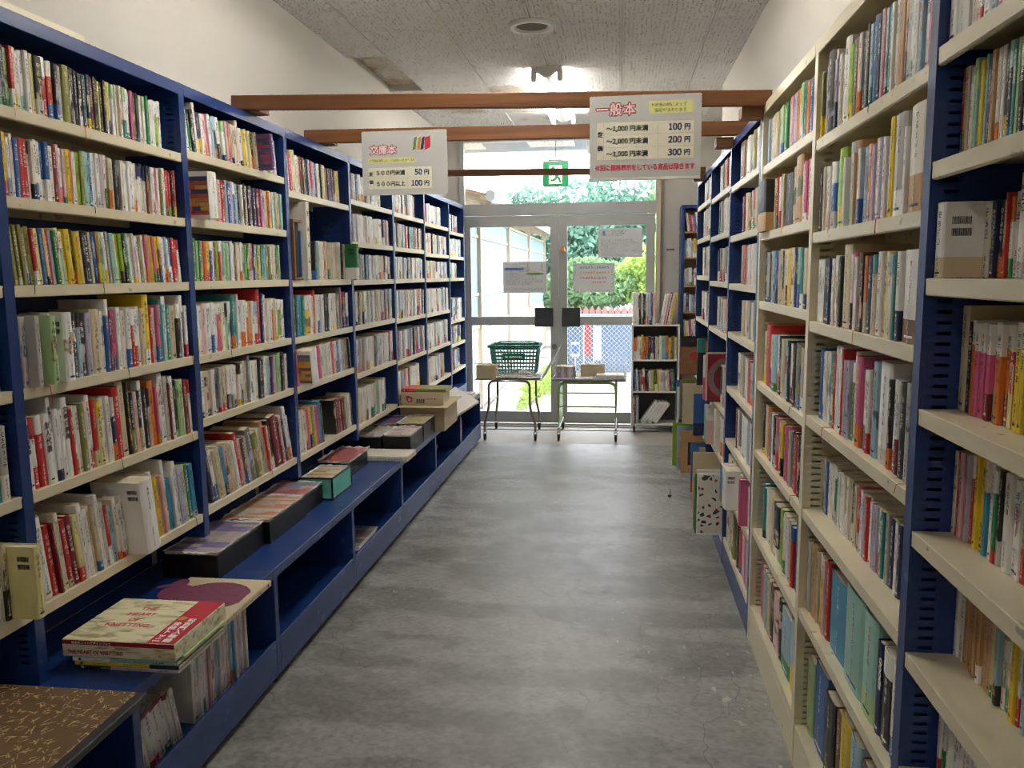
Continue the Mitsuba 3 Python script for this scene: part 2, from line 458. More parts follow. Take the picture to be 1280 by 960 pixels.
def sheet_print(p, n, uv):
    i = mi.UInt32(dr.clip(mi.Int32(dr.floor(uv.x)), 0, 63))
    s = dr.clip((uv.x - dr.floor(uv.x) - 0.1) / 0.8, 0, 1)
    t = dr.clip((uv.y - dr.floor(uv.y) - 0.1) / 0.8, 0, 1)
    fi = mi.Float(mi.Int32(i))
    g = lambda k: dr.gather(mi.Float, _table['S' + k], i)
    bg, c1, c2, ink = (mi.Color3f(g(k + 'r'), g(k + 'g'), g(k + 'b')) for k in ('0', '1', '2', '3'))
    rows, share, sx, sy = g('n'), g('s'), g('x'), g('y')
    row = t * rows
    k = dr.floor(row)
    b = row - k
    r = cell_rand(k, fi, 1.0)
    nb = dr.floor(1 + 3 * cell_rand(k, fi, 2.0))
    x = s * nb
    m = dr.floor(x)
    rc = cell_rand(k * 3.0 + m, fi, 3.0)
    blk = mix(c1, c2, dr.floor(cell_rand(k * 5.0 + m, fi, 4.0) * 3) / 2.0)
    c = mix(bg, blk, dr.select(rc < share, 0.85, 0.0) * dr.select(b < 0.93, 1.0, 0.0))
    cw = (sy / rows) * 0.42
    q = s * sx / cw
    kk = dr.floor(q)
    txt = stroke_glyph((q - kk) * 1.15, (b * 2.2 - dr.floor(b * 2.2)) * 1.25, kk + fi * 50.0, k * 2.0 + dr.floor(b * 2.2), 0.6)
    on = (r < 0.75) & (s > 0.06) & (s < 0.55 + 0.4 * cell_rand(k, fi, 6.0)) & (t > 0.05) & (t < 0.95)
    return dr.select(on & (txt > 0.5), ink, c)


mat('sheet', proc(sheet_print), 0.5, spec=0.4)
scene['glossy_sheet'] = {'type': 'twosided', 'bsdf': {'type': 'principled', 'base_color': proc(sheet_print), 'roughness': 0.18, 'specular': 0.6, 'clearcoat': 0.6, 'clearcoat_gloss': 0.9}}


def register_sheet(bg, c1, c2, ink=(60, 60, 64), share=0.4, rows=14, sx=0.3, sy=0.4):
    SHEETS.append([*rgb255(*bg), *rgb255(*c1), *rgb255(*c2), *rgb255(*ink), share, rows, sx, sy])
    return len(SHEETS) - 1


def sheet_mesh(i, o, ax, ay, th=0.0012):
    """A thin printed sheet: corner o, edges ax and ay, thickness along ax x ay."""
    o, ax, ay = (np.array(q, float) for q in (o, ax, ay))
    nn = np.cross(ax, ay)
    nn = nn / np.linalg.norm(nn) * th
    P = [o, o + ax, o + ax + ay, o + ay]
    v, uv, f = [], [], []
    def quad(a, us):
        k = len(v)
        v.extend(a)
        uv.extend([[i + 0.1 + 0.8 * u[0], 0.1 + 0.8 * u[1]] for u in us])
        f.extend([[k, k + 1, k + 2], [k, k + 2, k + 3]])
    sq = [(0, 0), (1, 0), (1, 1), (0, 1)]
    quad([q + nn for q in P], sq)
    quad([P[3], P[2], P[1], P[0]], [sq[3], sq[2], sq[1], sq[0]])
    for a in range(4):
        b = (a + 1) % 4
        quad([P[a], P[b], P[b] + nn, P[a] + nn], [sq[a], sq[b], sq[b], sq[a]])
    return np.array(v), np.array(f), np.array(uv)


def add_sheet(name, i, o, ax, ay, parent=None, th=0.0012, bsdf='sheet', label=None):
    v, f, uv = sheet_mesh(i, o, ax, ay, th)
    key = numbered(name, parent)
    scene[key] = mikit.ply((v, f), bsdf, uv=uv)
    if label:
        labels[key] = {'label': label}
    return key


# ------------------------------------------------------------------ the room
WALL_L, WALL_R, CEIL, END = -1.745, 0.744, 2.90, 8.30
struct('floor', box(-3.2, 2.6, -5.2, 7.29, -0.10, 0.0), 'concrete', 'grey worn concrete floor of the aisle with fine cracks')
struct('floor_entrance', box(-3.2, 2.6, 7.292, END + 0.12, -0.10, -0.002), 'mat_slab', 'paler strip of floor in front of the glass doors')
struct('trim_1', cat([box(-1.56, 0.385, 7.93, 7.945, -0.004, 0.004), box(-1.56, 0.385, 8.10, 8.115, -0.004, 0.006)]), 'grey_metal', 'two metal sill rails let into the floor by the doors')
struct('wall_left', box(WALL_L - 0.12, WALL_L, -5.2, END + 0.12, -0.02, CEIL + 0.1), 'wall_paint', 'off-white painted wall above the left bookcases')
struct('wall_right', cat([box(WALL_R, WALL_R + 0.12, -5.2, 6.45, -0.02, CEIL + 0.1), box(WALL_R, 0.955, 6.45, 6.50, -0.02, CEIL + 0.1), box(0.955, 1.08, 6.45, END + 0.12, -0.02, CEIL + 0.1)]),
       'wall_paint', 'off-white painted wall above the right bookcases')
struct('wall_rear', box(-3.2, 2.6, -5.3, -5.2, -0.02, CEIL + 0.1), 'wall_paint', 'painted wall behind the viewer')
struct('wall_end', cat([box(WALL_L, -1.60, END, END + 0.12, 0, CEIL + 0.1), box(0.385, 0.955, END, END + 0.12, 0, CEIL + 0.1), box(-1.60, 0.385, END, END + 0.12, 2.845, CEIL + 0.1)]),
       'wall_paint', 'off-white end wall around the glass doors')
# ceiling boards with punched pits: three patterns shared by all boards
rng = random.Random(4)
TW, TL, TH = 0.495, 0.99, 0.012


def pitted_board(seed, w, l):
    from shapely.geometry import Polygon
    from shapely import affinity
    r = random.Random(seed)
    holes = []
    nx, ny = int(w / 0.0245), int(l / 0.0245)
    for i in range(nx):
        for j in range(ny):
            if r.random() < 0.30:
                continue
            cx, cy = (i + 0.5 + r.uniform(-0.22, 0.22)) * w / nx, (j + 0.5 + r.uniform(-0.22, 0.22)) * l / ny
            a, hl, hw = r.choice([0.5, 2.2, 1.2, 2.7]) + r.uniform(-0.3, 0.3), r.choice([0.005, 0.0075, 0.0095, 0.011]), r.uniform(0.0027, 0.0040)
            cx, cy = min(max(cx, 0.016), w - 0.016), min(max(cy, 0.016), l - 0.016)
            ca, sa = math.cos(a), math.sin(a)
            holes.append([(cx + ca * u - sa * v, cy + sa * u + ca * v) for u, v in ((-hl, 0), (0, -hw), (hl, 0), (0, hw))])
    from shapely import union_all
    pits = union_all([Polygon(h) for h in holes])
    poly = Polygon([(0.003, 0.003), (w - 0.003, 0.003), (w - 0.003, l - 0.003), (0.003, l - 0.003)]).difference(pits)
    if poly.geom_type == 'MultiPolygon':
        poly = max(poly.geoms, key=lambda g: g.area)
    m = trimesh.creation.extrude_polygon(poly, TH, engine='earcut')
    v, f = tm(m)
    n = np.cross(v[f[:, 1]] - v[f[:, 0]], v[f[:, 2]] - v[f[:, 0]])
    ctr = v[f].mean(1)
    face = (n[:, 2] < 0) & (np.abs(ctr[:, 2]) < 1e-6)
    rim = (np.minimum(np.minimum(ctr[:, 0], w - ctr[:, 0]), np.minimum(ctr[:, 1], l - ctr[:, 1])) < 0.0031) & (np.abs(ctr[:, 2] - TH) > 1e-6)
    wall = ~face & ~rim & ~((n[:, 2] > 0) & (np.abs(ctr[:, 2] - TH) < 1e-6))
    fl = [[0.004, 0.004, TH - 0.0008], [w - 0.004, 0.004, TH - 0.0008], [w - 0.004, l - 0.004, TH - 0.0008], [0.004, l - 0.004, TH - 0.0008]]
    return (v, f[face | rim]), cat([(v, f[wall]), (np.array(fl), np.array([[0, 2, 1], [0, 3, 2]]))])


mat('fibre_core', proc(lambda p, n, uv: mix(rgb255(62, 57, 51), rgb255(78, 72, 64), noise(p.x * 80.0, p.y * 80.0, 1.0))), 0.95, spec=0.05)  # dark tone painted into the pits, standing in for their shade


def lay_board(pair, bsdf, pos, label=None):
    k = add('tile', pair[0] if isinstance(pair[0], dict) else mikit.ply(pair[0], bsdf), None, 'ceiling', to_world=T().translate(pos), label=label)
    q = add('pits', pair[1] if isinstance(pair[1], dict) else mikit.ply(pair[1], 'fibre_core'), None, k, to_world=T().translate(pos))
    labels[q] = {'kind': 'stuff'}


struct('ceiling', cat([box(-3.2, 2.6, -5.2, END + 0.12, CEIL + TH + 0.055, CEIL + TH + 0.09),
                       box(-3.2, -1.485, -5.2, 5.30, CEIL + TH, CEIL + TH + 0.055), box(-3.2, -1.485, 6.30, END + 0.12, CEIL + TH, CEIL + TH + 0.055),
                       box(-1.485, 2.6, -5.2, END + 0.12, CEIL + TH, CEIL + TH + 0.055), box(-3.2, 2.6, -5.2, 3.0, CEIL, CEIL + TH)]), 'ceiling_board', 'grey pitted mineral fibre ceiling laid in oblong boards')
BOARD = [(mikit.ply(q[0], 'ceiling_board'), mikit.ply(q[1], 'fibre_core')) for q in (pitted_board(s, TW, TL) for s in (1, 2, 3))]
for ci, x0 in enumerate([-1.485, -0.99, -0.495, 0.0]):
    off = [4.78, 4.28, 4.80, 4.31][ci] - 2 * TL
    for j in range(8):
        y0 = off + j * TL
        if y0 + TL > 3.0 and y0 < END and not (ci == 1 and j == 5):
            lay_board(BOARD[(ci * 3 + j) % 3], None, [x0, max(y0, 2.2), CEIL])
NARROW = {}
for x0, w, offs in ((-1.755, 0.27, 4.31 - 2 * TL), (0.495, 0.26, 4.80 - 2 * TL)):
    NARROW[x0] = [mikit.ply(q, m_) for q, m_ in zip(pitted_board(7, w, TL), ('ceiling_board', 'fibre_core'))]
    for j in range(8):
        y0 = offs + j * TL
        if x0 < 0 and j == 3:
            lay_board(pitted_board(9, w, TL), 'stained_board', [x0, y0, CEIL + 0.05], 'sunken water-stained ceiling board')
            continue
        if y0 + TL > 3.0 and y0 < END:
            lay_board(NARROW[x0], None, [x0, y0, CEIL])
lay_board(pitted_board(11, TW, TL), 'stained_board', [-0.99, 4.28 + 3 * TL - TL, CEIL], 'brown-stained ceiling board')

# ceiling lamps: a folded white body with two bare tubes
scene['tube_glow'] = principled((0.8, 0.8, 0.8), 0.4)
for li, (x, y0, y1) in enumerate(LAMPS):
    lab = ['twin fluorescent ceiling lamp lit near the glass doors', 'twin fluorescent ceiling lamp over the near part of the aisle', 'twin fluorescent ceiling lamp behind the viewer'][li]
    t = thing('ceiling_lamp', lab, 'ceiling lamp', 'fluorescent lamps of the aisle')
    prof = [(-0.105, 0.0), (0.105, 0.0), (0.10, -0.012), (0.03, -0.062), (0.0, -0.070), (-0.03, -0.062), (-0.10, -0.012)]
    n = len(prof)
    v = np.array([[x + a, y, CEIL + b] for y in (y0, y1) for a, b in prof])
    f = [[i, (i + 1) % n, n + (i + 1) % n] for i in range(n)] + [[i, n + (i + 1) % n, n + i] for i in range(n)]
    f += [[0, i + 1, i] for i in range(1, n - 1)] + [[n, n + i, n + i + 1] for i in range(1, n - 1)]
    add('body', (v, np.array(f)), 'white_paint', t)
    for s in (-1, 1):
        k = add('tube', tube([[x + s * 0.088, y, CEIL - 0.068] for y in np.linspace(y0 + 0.05, y1 - 0.05, 6)], 0.0150, 10), 'tube_glow', t, smooth=40)
        scene[k]['emitter'] = {'type': 'area', 'radiance': {'type': 'rgb', 'value': list(TUBE_RADIANCE)}}
        for ye in (y0 + 0.024, y1 - 0.024):
            add('socket', cat([rbox(x + s * 0.088 - 0.017, x + s * 0.088 + 0.017, ye - 0.022, ye + 0.022, CEIL - 0.092, CEIL - 0.012, 0.006)]), 'white_plastic', t)

# round ceiling fitting
t = thing('ceiling_speaker', 'round white ceiling speaker with a grey grille', 'speaker')
add('ring', moved(lathe([(0.088, -0.004), (0.10, -0.018), (0.122, -0.018), (0.128, -0.006), (0.128, 0.0), (0.088, 0.0), (0.088, -0.004)], 40), (-0.50, 4.79, CEIL - 0.0005)), 'white_plastic', t, smooth=40)
add('grille', moved(lathe([(0.0, -0.006), (0.088, -0.006), (0.088, -0.001), (0.0, -0.001)], 40), (-0.50, 4.79, CEIL - 0.0005)), 'grille_cloth', t)

# ------------------------------------------------------------------ glass doors and what is on them
w1 = struct_root('window_1', 'clear fixed pane above the doors in a grey aluminium frame')
add('frame', cat([box(-1.60, 0.345, 8.26, 8.33, 2.105, 2.215), box(-1.60, -1.555, 8.26, 8.33, 0, 2.105), box(-1.60, -1.555, 8.26, 8.33, 2.215, 2.845), box(0.333, 0.345, 8.26, 8.33, 2.215, 2.845),
                  box(-1.555, 0.333, 8.26, 8.33, 2.82, 2.845)]), 'aluminium', w1)
scene['glass'] = {'type': 'thindielectric', 'int_ior': 1.5}
PANE = lambda x0, x1, z0, z1, y: (np.array([[x0, y, z0], [x1, y, z0], [x1, y, z1], [x0, y, z1]]), np.array([[0, 1, 2], [0, 2, 3]]))
add('pane', PANE(-1.555, 0.333, 2.215, 2.82, 8.295), 'glass', w1)
struct('trim_2', box(0.345, 0.384, 8.235, 8.33, 0.0, 2.845), 'cream_trim', 'cream wooden post beside the right door')
for di, (x0, x1, gx0, gx1, nm_) in enumerate([(-1.552, -0.613, -1.50, -0.692, 'left'), (-0.609, 0.332, -0.527, 0.249, 'right')]):
    d = struct_root(f'door_{di + 1}', f'{nm_} aluminium framed glass door leaf')
    add('stile', box(x0, gx0, 8.27, 8.32, 0.012, 2.098), 'aluminium', d)
    add('stile', box(gx1, x1, 8.27, 8.32, 0.012, 2.098), 'aluminium', d)
    add('rail', box(gx0, gx1, 8.27, 8.32, 1.992, 2.098), 'aluminium', d)
    add('rail', box(gx0, gx1, 8.27, 8.32, 1.012, 1.095), 'aluminium', d)
    add('rail', box(gx0, gx1, 8.27, 8.32, 0.012, 0.125), 'aluminium', d)
    add('pane', PANE(gx0, gx1, 0.125, 1.012, 8.295), 'glass', d)
    add('pane', PANE(gx0, gx1, 1.095, 1.992, 8.295), 'glass', d)
    px = (-0.850, -0.664) if di == 0 else (-0.577, -0.395)
    add('push_plate', cat([rbox(px[0], px[1], 8.225, 8.243, 0.998, 1.185, 0.004), box((px[0] + px[1]) / 2 - 0.02, (px[0] + px[1]) / 2 + 0.02, 8.243, 8.27, 1.07, 1.11)]), 'dark_plate', d, label='square dark push plate')
    if di == 0:
        add('lock', moved(lathe([(0.0, 0.0), (0.022, 0.0), (0.026, 0.012), (0.026, 0.03), (0.0, 0.03)], 20), (-0.655, 8.27, 0.797), rotx(90)), 'grey_metal', d)
t = thing('door_bell', 'small brass bell hanging on the right door by the meeting edge', 'bell')
add('bell', moved(lathe([(0.0, 0.05), (0.012, 0.048), (0.018, 0.03), (0.022, 0.012), (0.030, 0.0), (0.026, 0.0), (0.016, 0.03), (0.0, 0.044)], 18), (-0.567, 8.232, 1.742)), 'orange_brass', t, smooth=40)
add('strap', box(-0.571, -0.563, 8.228, 8.27, 1.788, 1.797), 'ink_red', t)
add('clapper', tm(trimesh.creation.icosphere(2, 0.008).apply_translation([-0.567, 8.232, 1.742])), 'orange_brass', t)

t = thing('notice', 'white notice with a blue banner and green strip on the left door', 'notice')
SL = register_sheet((208, 210, 214), (208, 210, 214), (200, 204, 210), (96, 98, 106), 0.2, 12, 0.44, 0.31)
add_sheet('paper', SL, (-1.172, 8.288, 1.336), (0.438, 0, 0), (0, 0, 0.31), t)
add('banner', box(-1.155, -0.965, 8.2855, 8.2868, 1.562, 1.585), 'print_blue', t)
add('strip', moved(lathe([(0, 0), (0.09, 0), (0.09, 0.001), (0, 0.001)], 24), (-0.85, 8.2866, 1.525), rotx(90) @ np.diag([1, 0.14, 1])), 'print_green', t)
add('frame', cat([box(-0.925, -0.917, 8.2855, 8.2868, 1.555, 1.632), box(-0.785, -0.777, 8.2855, 8.2868, 1.555, 1.632)]), 'print_orange', t)
t = thing('notice', 'white notice with blue, orange and red lines and a leafy border on right door', 'notice')
SR = register_sheet((212, 214, 216), (212, 214, 216), (212, 214, 216), (212, 214, 216), 0.0, 9, 0.41, 0.29)
add_sheet('paper', SR, (-0.468, 8.288, 1.335), (0.412, 0, 0), (0, 0, 0.288), t)
r_ = random.Random(8)
for zz, m_, n_ in ((1.57, 'print_blue', 11), (1.52, 'print_orange', 11), (1.468, 'ink_red', 10), (1.43, 'print_red', 6)):
    bits = []
    for k in range(n_):
        xx = -0.40 + (0.027 if n_ > 7 else 0.024) * k + (0.12 if n_ < 7 else 0)
        hh = 0.024 if n_ > 7 else 0.014
        for j in range(3):
            bits.append(box(xx + r_.uniform(0, 0.006), xx + r_.uniform(0.013, 0.021), 8.2855, 8.287, zz + hh * j / 3, zz + hh * j / 3 + hh * 0.18))
        bits.append(box(xx + 0.008, xx + 0.011, 8.2855, 8.287, zz, zz + hh))
    add('line_of_writing', cat(bits), m_, t)
lf = []
for k in range(70):
    s_ = r_.random()
    side = r_.randrange(3)
    if side < 2:
        x_, z_ = (-0.455 if side == 0 else -0.075) + r_.uniform(-0.012, 0.012), 1.345 + 0.268 * s_
    else:
        x_, z_ = -0.46 + 0.39 * s_, (1.350 if r_.random() < 0.5 else 1.612) + r_.uniform(-0.008, 0.008)
    lf.append(moved(tm(trimesh.creation.cylinder(0.006, 0.001, sections=6)), (x_, 8.2865, z_), rotx(90) @ np.diag([1.0, 0.5, 1.0])))
add('leaf_border', cat(lf), 'print_green', t)
t = thing('notice', 'white notice with blue heading at the top of the right door', 'notice')
SU = register_sheet((206, 208, 212), (206, 208, 212), (206, 208, 212), (120, 122, 130), 0.1, 11, 0.43, 0.29)
add_sheet('paper', SU, (-0.22, 8.288, 1.678), (0.432, 0, 0), (0, 0, 0.285), t)
hd, wd = glyphs('いいね！', 0.042)
add('heading', moved(hd, (-0.09, 8.2868, 1.905), rotx(90)), 'ink_navy', t)
add('mark', cat([box(-0.178, -0.152, 8.2855, 8.287, 1.893, 1.935)]), 'print_blue', t)
single('wall_label', box(0.446, 0.523, 8.296, 8.2995, 1.738, 1.756), 'grey_metal', 'small grey strip fixed on the end wall', 'label')

# exit sign hung from the ceiling
t = thing('exit_sign', 'green exit sign with a running figure hanging from a rod', 'exit sign')
ex, ey, ez = -0.54, 7.0, 2.352
add('case', cat([rbox(ex - 0.105, ex + 0.105, ey - 0.012, ey + 0.03, ez - 0.105, ez + 0.10, 0.003), rbox(ex - 0.063, ex + 0.063, ey - 0.008, ey + 0.026, ez + 0.10, ez + 0.113, 0.003)]), 'grey_metal', t)
add('face', box(ex - 0.104, ex + 0.104, ey - 0.0145, ey - 0.0122, ez - 0.103, ez + 0.086), 'sign_green', t)
add('doorway', box(ex - 0.057, ex + 0.057, ey - 0.0165, ey - 0.0147, ez - 0.090, ez + 0.064), 'sign_white', t)
limb = lambda pts, r: cat([moved(tube([[a, 0, b] for a, b in pts], r, 6), (ex, ey - 0.0172, ez), np.diag([1, 0.12, 1]))])
add('figure', cat([limb([(-0.024, 0.036), (-0.0239, 0.0362)], 0.013), moved(tm(trimesh.creation.icosphere(2, 0.0135)), (ex - 0.020, ey - 0.0172, ez + 0.040), np.diag([1, 0.15, 1])),
                   limb([(-0.008, 0.018), (0.012, -0.030)], 0.0125), limb([(-0.006, 0.014), (-0.032, 0.0), (-0.046, -0.020)], 0.006), limb([(-0.004, 0.016), (0.026, 0.006), (0.042, -0.014)], 0.006),
                   limb([(0.012, -0.030), (0.030, -0.046), (0.040, -0.076)], 0.008), limb([(0.012, -0.030), (-0.010, -0.056), (-0.038, -0.062)], 0.008)]), 'sign_green', t)
add('rod', tube([[ex, ey + 0.009, ez + 0.112], [ex, ey + 0.009, CEIL - 0.001]], 0.004, 8), 'grey_metal', t)

# ------------------------------------------------------------------ wooden beams laid across the bookcases, with hanging signs
def beam(y, xl, zl, xr, zr, h, dep, label, blocks):
    t = thing('wooden_beam', label, 'beam', 'wooden beams laid across the aisle')
    dx = xr - xl
    m = rbox(0, math.hypot(dx, zr - zl), -dep / 2, dep / 2, 0, h, 0.0025)
    add('bar', moved(m, (xl, y, zl), roty(-math.degrees(math.atan2(zr - zl, dx)))), 'beam_wood', t)
    for b in blocks:
        add('block', rbox(*b, 0.002), 'beam_wood', t)
    return t


beam(3.32, -1.585, 2.200, 0.560, 2.1415, 0.057, 0.030, 'wooden beam nearest the viewer, carrying the larger price sign', [(-1.545, -1.475, 3.336, 3.43, 2.1945, 2.226), (0.455, 0.535, 3.336, 3.42, 2.105, 2.150)])
beam(4.16, -1.605, 2.194, 0.600, 2.168, 0.066, 0.030, 'middle wooden beam, carrying the smaller price sign', [(-1.56, -1.47, 4.176, 4.27, 2.1945, 2.235), (0.455, 0.535, 4.176, 4.27, 2.12, 2.165)])
beam(5.62, -1.62, 2.193, 0.545, 2.162, 0.040, 0.040, 'thinnest wooden beam, farthest of the three from the viewer', [(0.47, 0.535, 5.60, 5.64, 2.112, 2.160)])


def on_sign(m, x, y, z):
    return moved(m, (x, y, z), rotx(90))


def price_sign(x0, x1, z0, z1, y, label, title, rows, small, foot, icon, cols):
    t = thing('price_sign', label, 'sign')
    from shapely.geometry import box as sb
    card = tm(trimesh.creation.extrude_polygon(sb(x0 + 0.006, z0 + 0.006, x1 - 0.006, z1 - 0.006).buffer(0.006), 0.004, engine='earcut'))
    add('card', on_sign(card, 0, y, 0), 'sign_sheet', t)
    yy = y - 0.0042
    W, H = x1 - x0, z1 - z0
    tx, tz, th, gap = title[1:]
    big, thin = [], []
    for k, ch in enumerate(title[0]):
        big.append(on_sign(glyphs(ch, th, 0.0006, 5)[0], x0 + tx + k * gap, yy, z0 + tz))
        thin.append(on_sign(glyphs(ch, th, 0.0008, 1)[0], x0 + tx + k * gap, yy - 0.0006, z0 + tz))
    add('title_outline', cat(big), 'ink_deep_red', t)
    add('title', cat(thin), 'ink_pale_pink', t)
    if icon:
        for k, (m_, c0) in enumerate((('print_green', 0.0), ('print_orange', 0.022), ('print_navy', 0.040), ('print_red', 0.058))):
            q = np.array([[0.010 + c0, 0.055], [0.024 + c0, 0.062], [0.016 + c0, 0.0], [0.0 + c0, -0.004]]) if k < 3 else np.array([[0.006 + c0, 0.056], [0.034 + c0, 0.064], [0.034 + c0, 0.010], [0.004 + c0, -0.006]])
            v = np.array([[icon[0] + x0 + a, yy - e, z0 + icon[1] + b] for e in (0, 0.0006) for a, b in q])
            f = np.array([[0, 1, 2], [0, 2, 3], [4, 6, 5], [4, 7, 6], [0, 4, 5], [0, 5, 1], [1, 5, 6], [1, 6, 2], [2, 6, 7], [2, 7, 3], [3, 7, 4], [3, 4, 0]])
            add('book_picture', (v, f), m_, t)
    sb_, bits = small, []
    add('highlight', box(x0 + sb_[0], x0 + sb_[1], yy - 0.0002, yy + 0.0001, z0 + sb_[2], z0 + sb_[3]), 'ink_yellow', t)
    for s, sx, sz, sh in sb_[4]:
        bits.append(on_sign(glyphs(s, sh, 0.0005)[0], x0 + sx, yy - 0.0002, z0 + sz))
    add('small_lettering', cat(bits), 'ink_green', t)
    c0, c1, c2, c3, r0, rh = cols
    n = len(rows)
    add('table', box(x0 + c0, x0 + c3, yy - 0.0002, yy + 0.0001, z0 + r0, z0 + r0 + n * rh), 'ink_cream', t)
    lines = [box(x0 + c0, x0 + c3, yy - 0.0005, yy, z0 + r0 + k * rh - 0.0006, z0 + r0 + k * rh + 0.0006) for k in range(n + 1)]
    lines += [box(x0 + c - 0.0006, x0 + c + 0.0006, yy - 0.0005, yy, z0 + r0, z0 + r0 + n * rh) for c in (c0, c1, c2, c3)]
    add('table_rule', cat(lines), 'ink_line', t)
    blk, nav = [], []
    for k, (a, b) in enumerate(rows):
        zz = z0 + r0 + (n - 1 - k) * rh
        ga, wa = glyphs(a, rh * 0.50, 0.0006, 2)
        sc = min(1.0, (c2 - c1 - 0.02) / wa)
        ga = (ga[0] * np.array([sc, 1, 1]), ga[1])
        blk.append(on_sign(ga, x0 + c1 + 0.010, yy - 0.0004, zz + rh * 0.30))
        gb, wb = glyphs(b[:-1], rh * 0.66, 0.0006, 2)
        gy, wy = glyphs(b[-1], rh * 0.52, 0.0006, 2)
        sc = min(1.0, (c3 - c2 - 0.025 - wy) / wb)
        xx = x0 + c3 - 0.012 - wy - wb * sc - 0.006
        add('price', cat([on_sign((gb[0] * np.array([sc, 1, 1]), gb[1]), xx, yy - 0.0004, zz + rh * 0.26), on_sign(gy, x0 + c3 - 0.012 - wy, yy - 0.0004, zz + rh * 0.30)]), 'ink_navy', t)
    for k, ch in enumerate('定価'):
        blk.append(on_sign(glyphs(ch, (c1 - c0) * 0.78, 0.0006, 2)[0], x0 + c0 + (c1 - c0) * 0.12, yy - 0.0004, z0 + r0 + n * rh * (0.62 - 0.36 * k)))
    add('lettering', cat(blk), 'ink_black', t)
    if foot:
        g, wd = glyphs(foot, 0.024, 0.0006, 2)
        sc = (W - 0.04) / wd
        add('footnote', on_sign((g[0] * np.array([sc, 1, 1]), g[1]), x0 + 0.02, yy - 0.0002, z0 + 0.028), 'ink_red', t)
        add('edge_strip', rbox(x0 - 0.003, x1, y - 0.006, y + 0.002, z0 - 0.012, z0 - 0.0005, 0.001), 'white_plastic', t)
    return t


price_sign(-1.300, -0.862, 1.925, 2.240, 4.1445, 'smaller white price sign with small pictures of books, hung from the middle beam', ('文庫本', 0.040, 0.205, 0.048, 0.046),
           [('５００円未満', '50円'), ('５００円以上', '100円')], (0.032, 0.278, 0.160, 0.184, [('＊定価の額によって値段が決まります', 0.034, 0.166, 0.0142)]), None, (0.262, 0.222),
           (0.030, 0.058, 0.232, 0.360, 0.030, 0.054))
price_sign(-0.122, 0.302, 1.890, 2.196, 3.3045, 'larger white price sign with three price rows, hung from the nearest beam', ('一般本', 0.024, 0.238, 0.048, 0.052),
           [('～1,000 円未満', '100円'), ('～2,000 円未満', '200円'), ('～3,000 円未満', '300円')],
           (0.226, 0.392, 0.236, 0.282, [('＊定価の額によって', 0.232, 0.262, 0.0152), ('値段が決まります', 0.247, 0.242, 0.0152)]), '※別に価格表示をしている商品は除きます', None,
           (0.026, 0.054, 0.262, 0.398, 0.066, 0.0475))

# ------------------------------------------------------------------ steel bookcases
XL, XR = -1.524, 0.539            # their front planes
YL = [1.0, 1.9, 2.8, 3.7, 4.6, 5.5, 6.4, 7.34, 8.05]
YR = [0.682, 1.582, 2.482, 3.382, 4.282, 5.182, 6.06]
PW = 0.018                        # half the width of an upright


def upright(front, wall, z0, z1, slots=True):
    """Punched steel upright about y = 0: a front face, a slotted sheet towards the viewer and a plain sheet behind."""
    from shapely.geometry import Polygon
    s = 1 if wall > front else -1
    a, b = sorted((front, wall))
    holes = []
    if slots:
        for off in (0.024,):
            z = z0 + 0.06
            while z < z1 - 0.06:
                h0, h1 = sorted((front + s * off, front + s * (off + 0.026)))
                holes.append([(h0, z), (h1, z), (h1, z + 0.0062), (h0, z + 0.0062)])
                z += 0.0192
    sheet = tm(trimesh.creation.extrude_polygon(Polygon([(a, z0), (b, z0), (b, z1), (a, z1)], holes), 0.0016, engine='earcut'))
    v, f = sheet
    v = np.stack([v[:, 0], -PW + (0.0016 - v[:, 2]), v[:, 1]], 1)      # extruded along -y
    fr = sorted((front, front + s * 0.004))
    return cat([(v, f), box(a, b, PW - 0.0016, PW, z0, z1), rbox(fr[0], fr[1], -PW, PW, z0, z1, 0.0012)])


def shelf_mesh(front, wall, y0, y1, z, lip=0.031):
    s = 1 if wall > front else -1
    f0, f1 = sorted((front + s * 0.002, front + s * 0.014))
    a, b = sorted((front + s * 0.002, wall))
    bk = sorted((wall - s * 0.004, wall))
    return cat([rbox(f0, f1, y0, y1, z - lip, z, 0.0025), box(a, b, y0, y1, z - 0.006, z - 0.0005), box(bk[0], bk[1], y0, y1, z - lip, z)])


UPR = {('L', 'blue_paint'): mikit.ply(upright(XL, WALL_L + 0.002, 0.446, 2.192), 'blue_paint'), ('S', 'blue_paint'): mikit.ply(upright(XL, WALL_L + 0.002, 0.562, 2.192), 'blue_paint'), ('R', 'blue_paint'): mikit.ply(upright(XR, WALL_R - 0.002, 0.0, 2.156), 'blue_paint'),
       ('R', 'cream_paint'): mikit.ply(upright(XR, WALL_R - 0.002, 0.0, 2.156), 'cream_paint')}
SHELVES_L = [[1.952, 1.729, 1.505, 1.24, 0.965, 0.66], [1.952, 1.729, 1.505, 1.24, 0.965, 0.653], [1.97, 1.732, 1.507, 1.236, 1.0, 0.665], [1.917, 1.503, 1.232, 0.994, 0.66],
             [1.957, 1.718, 1.497, 1.232, 0.947, 0.64], [1.95, 1.716, 1.497, 1.22, 0.93, 0.64], [1.938, 1.697, 1.495, 1.215, 0.925, 0.64], [1.916, 1.693, 1.495, 1.105, 0.885, 0.64]]
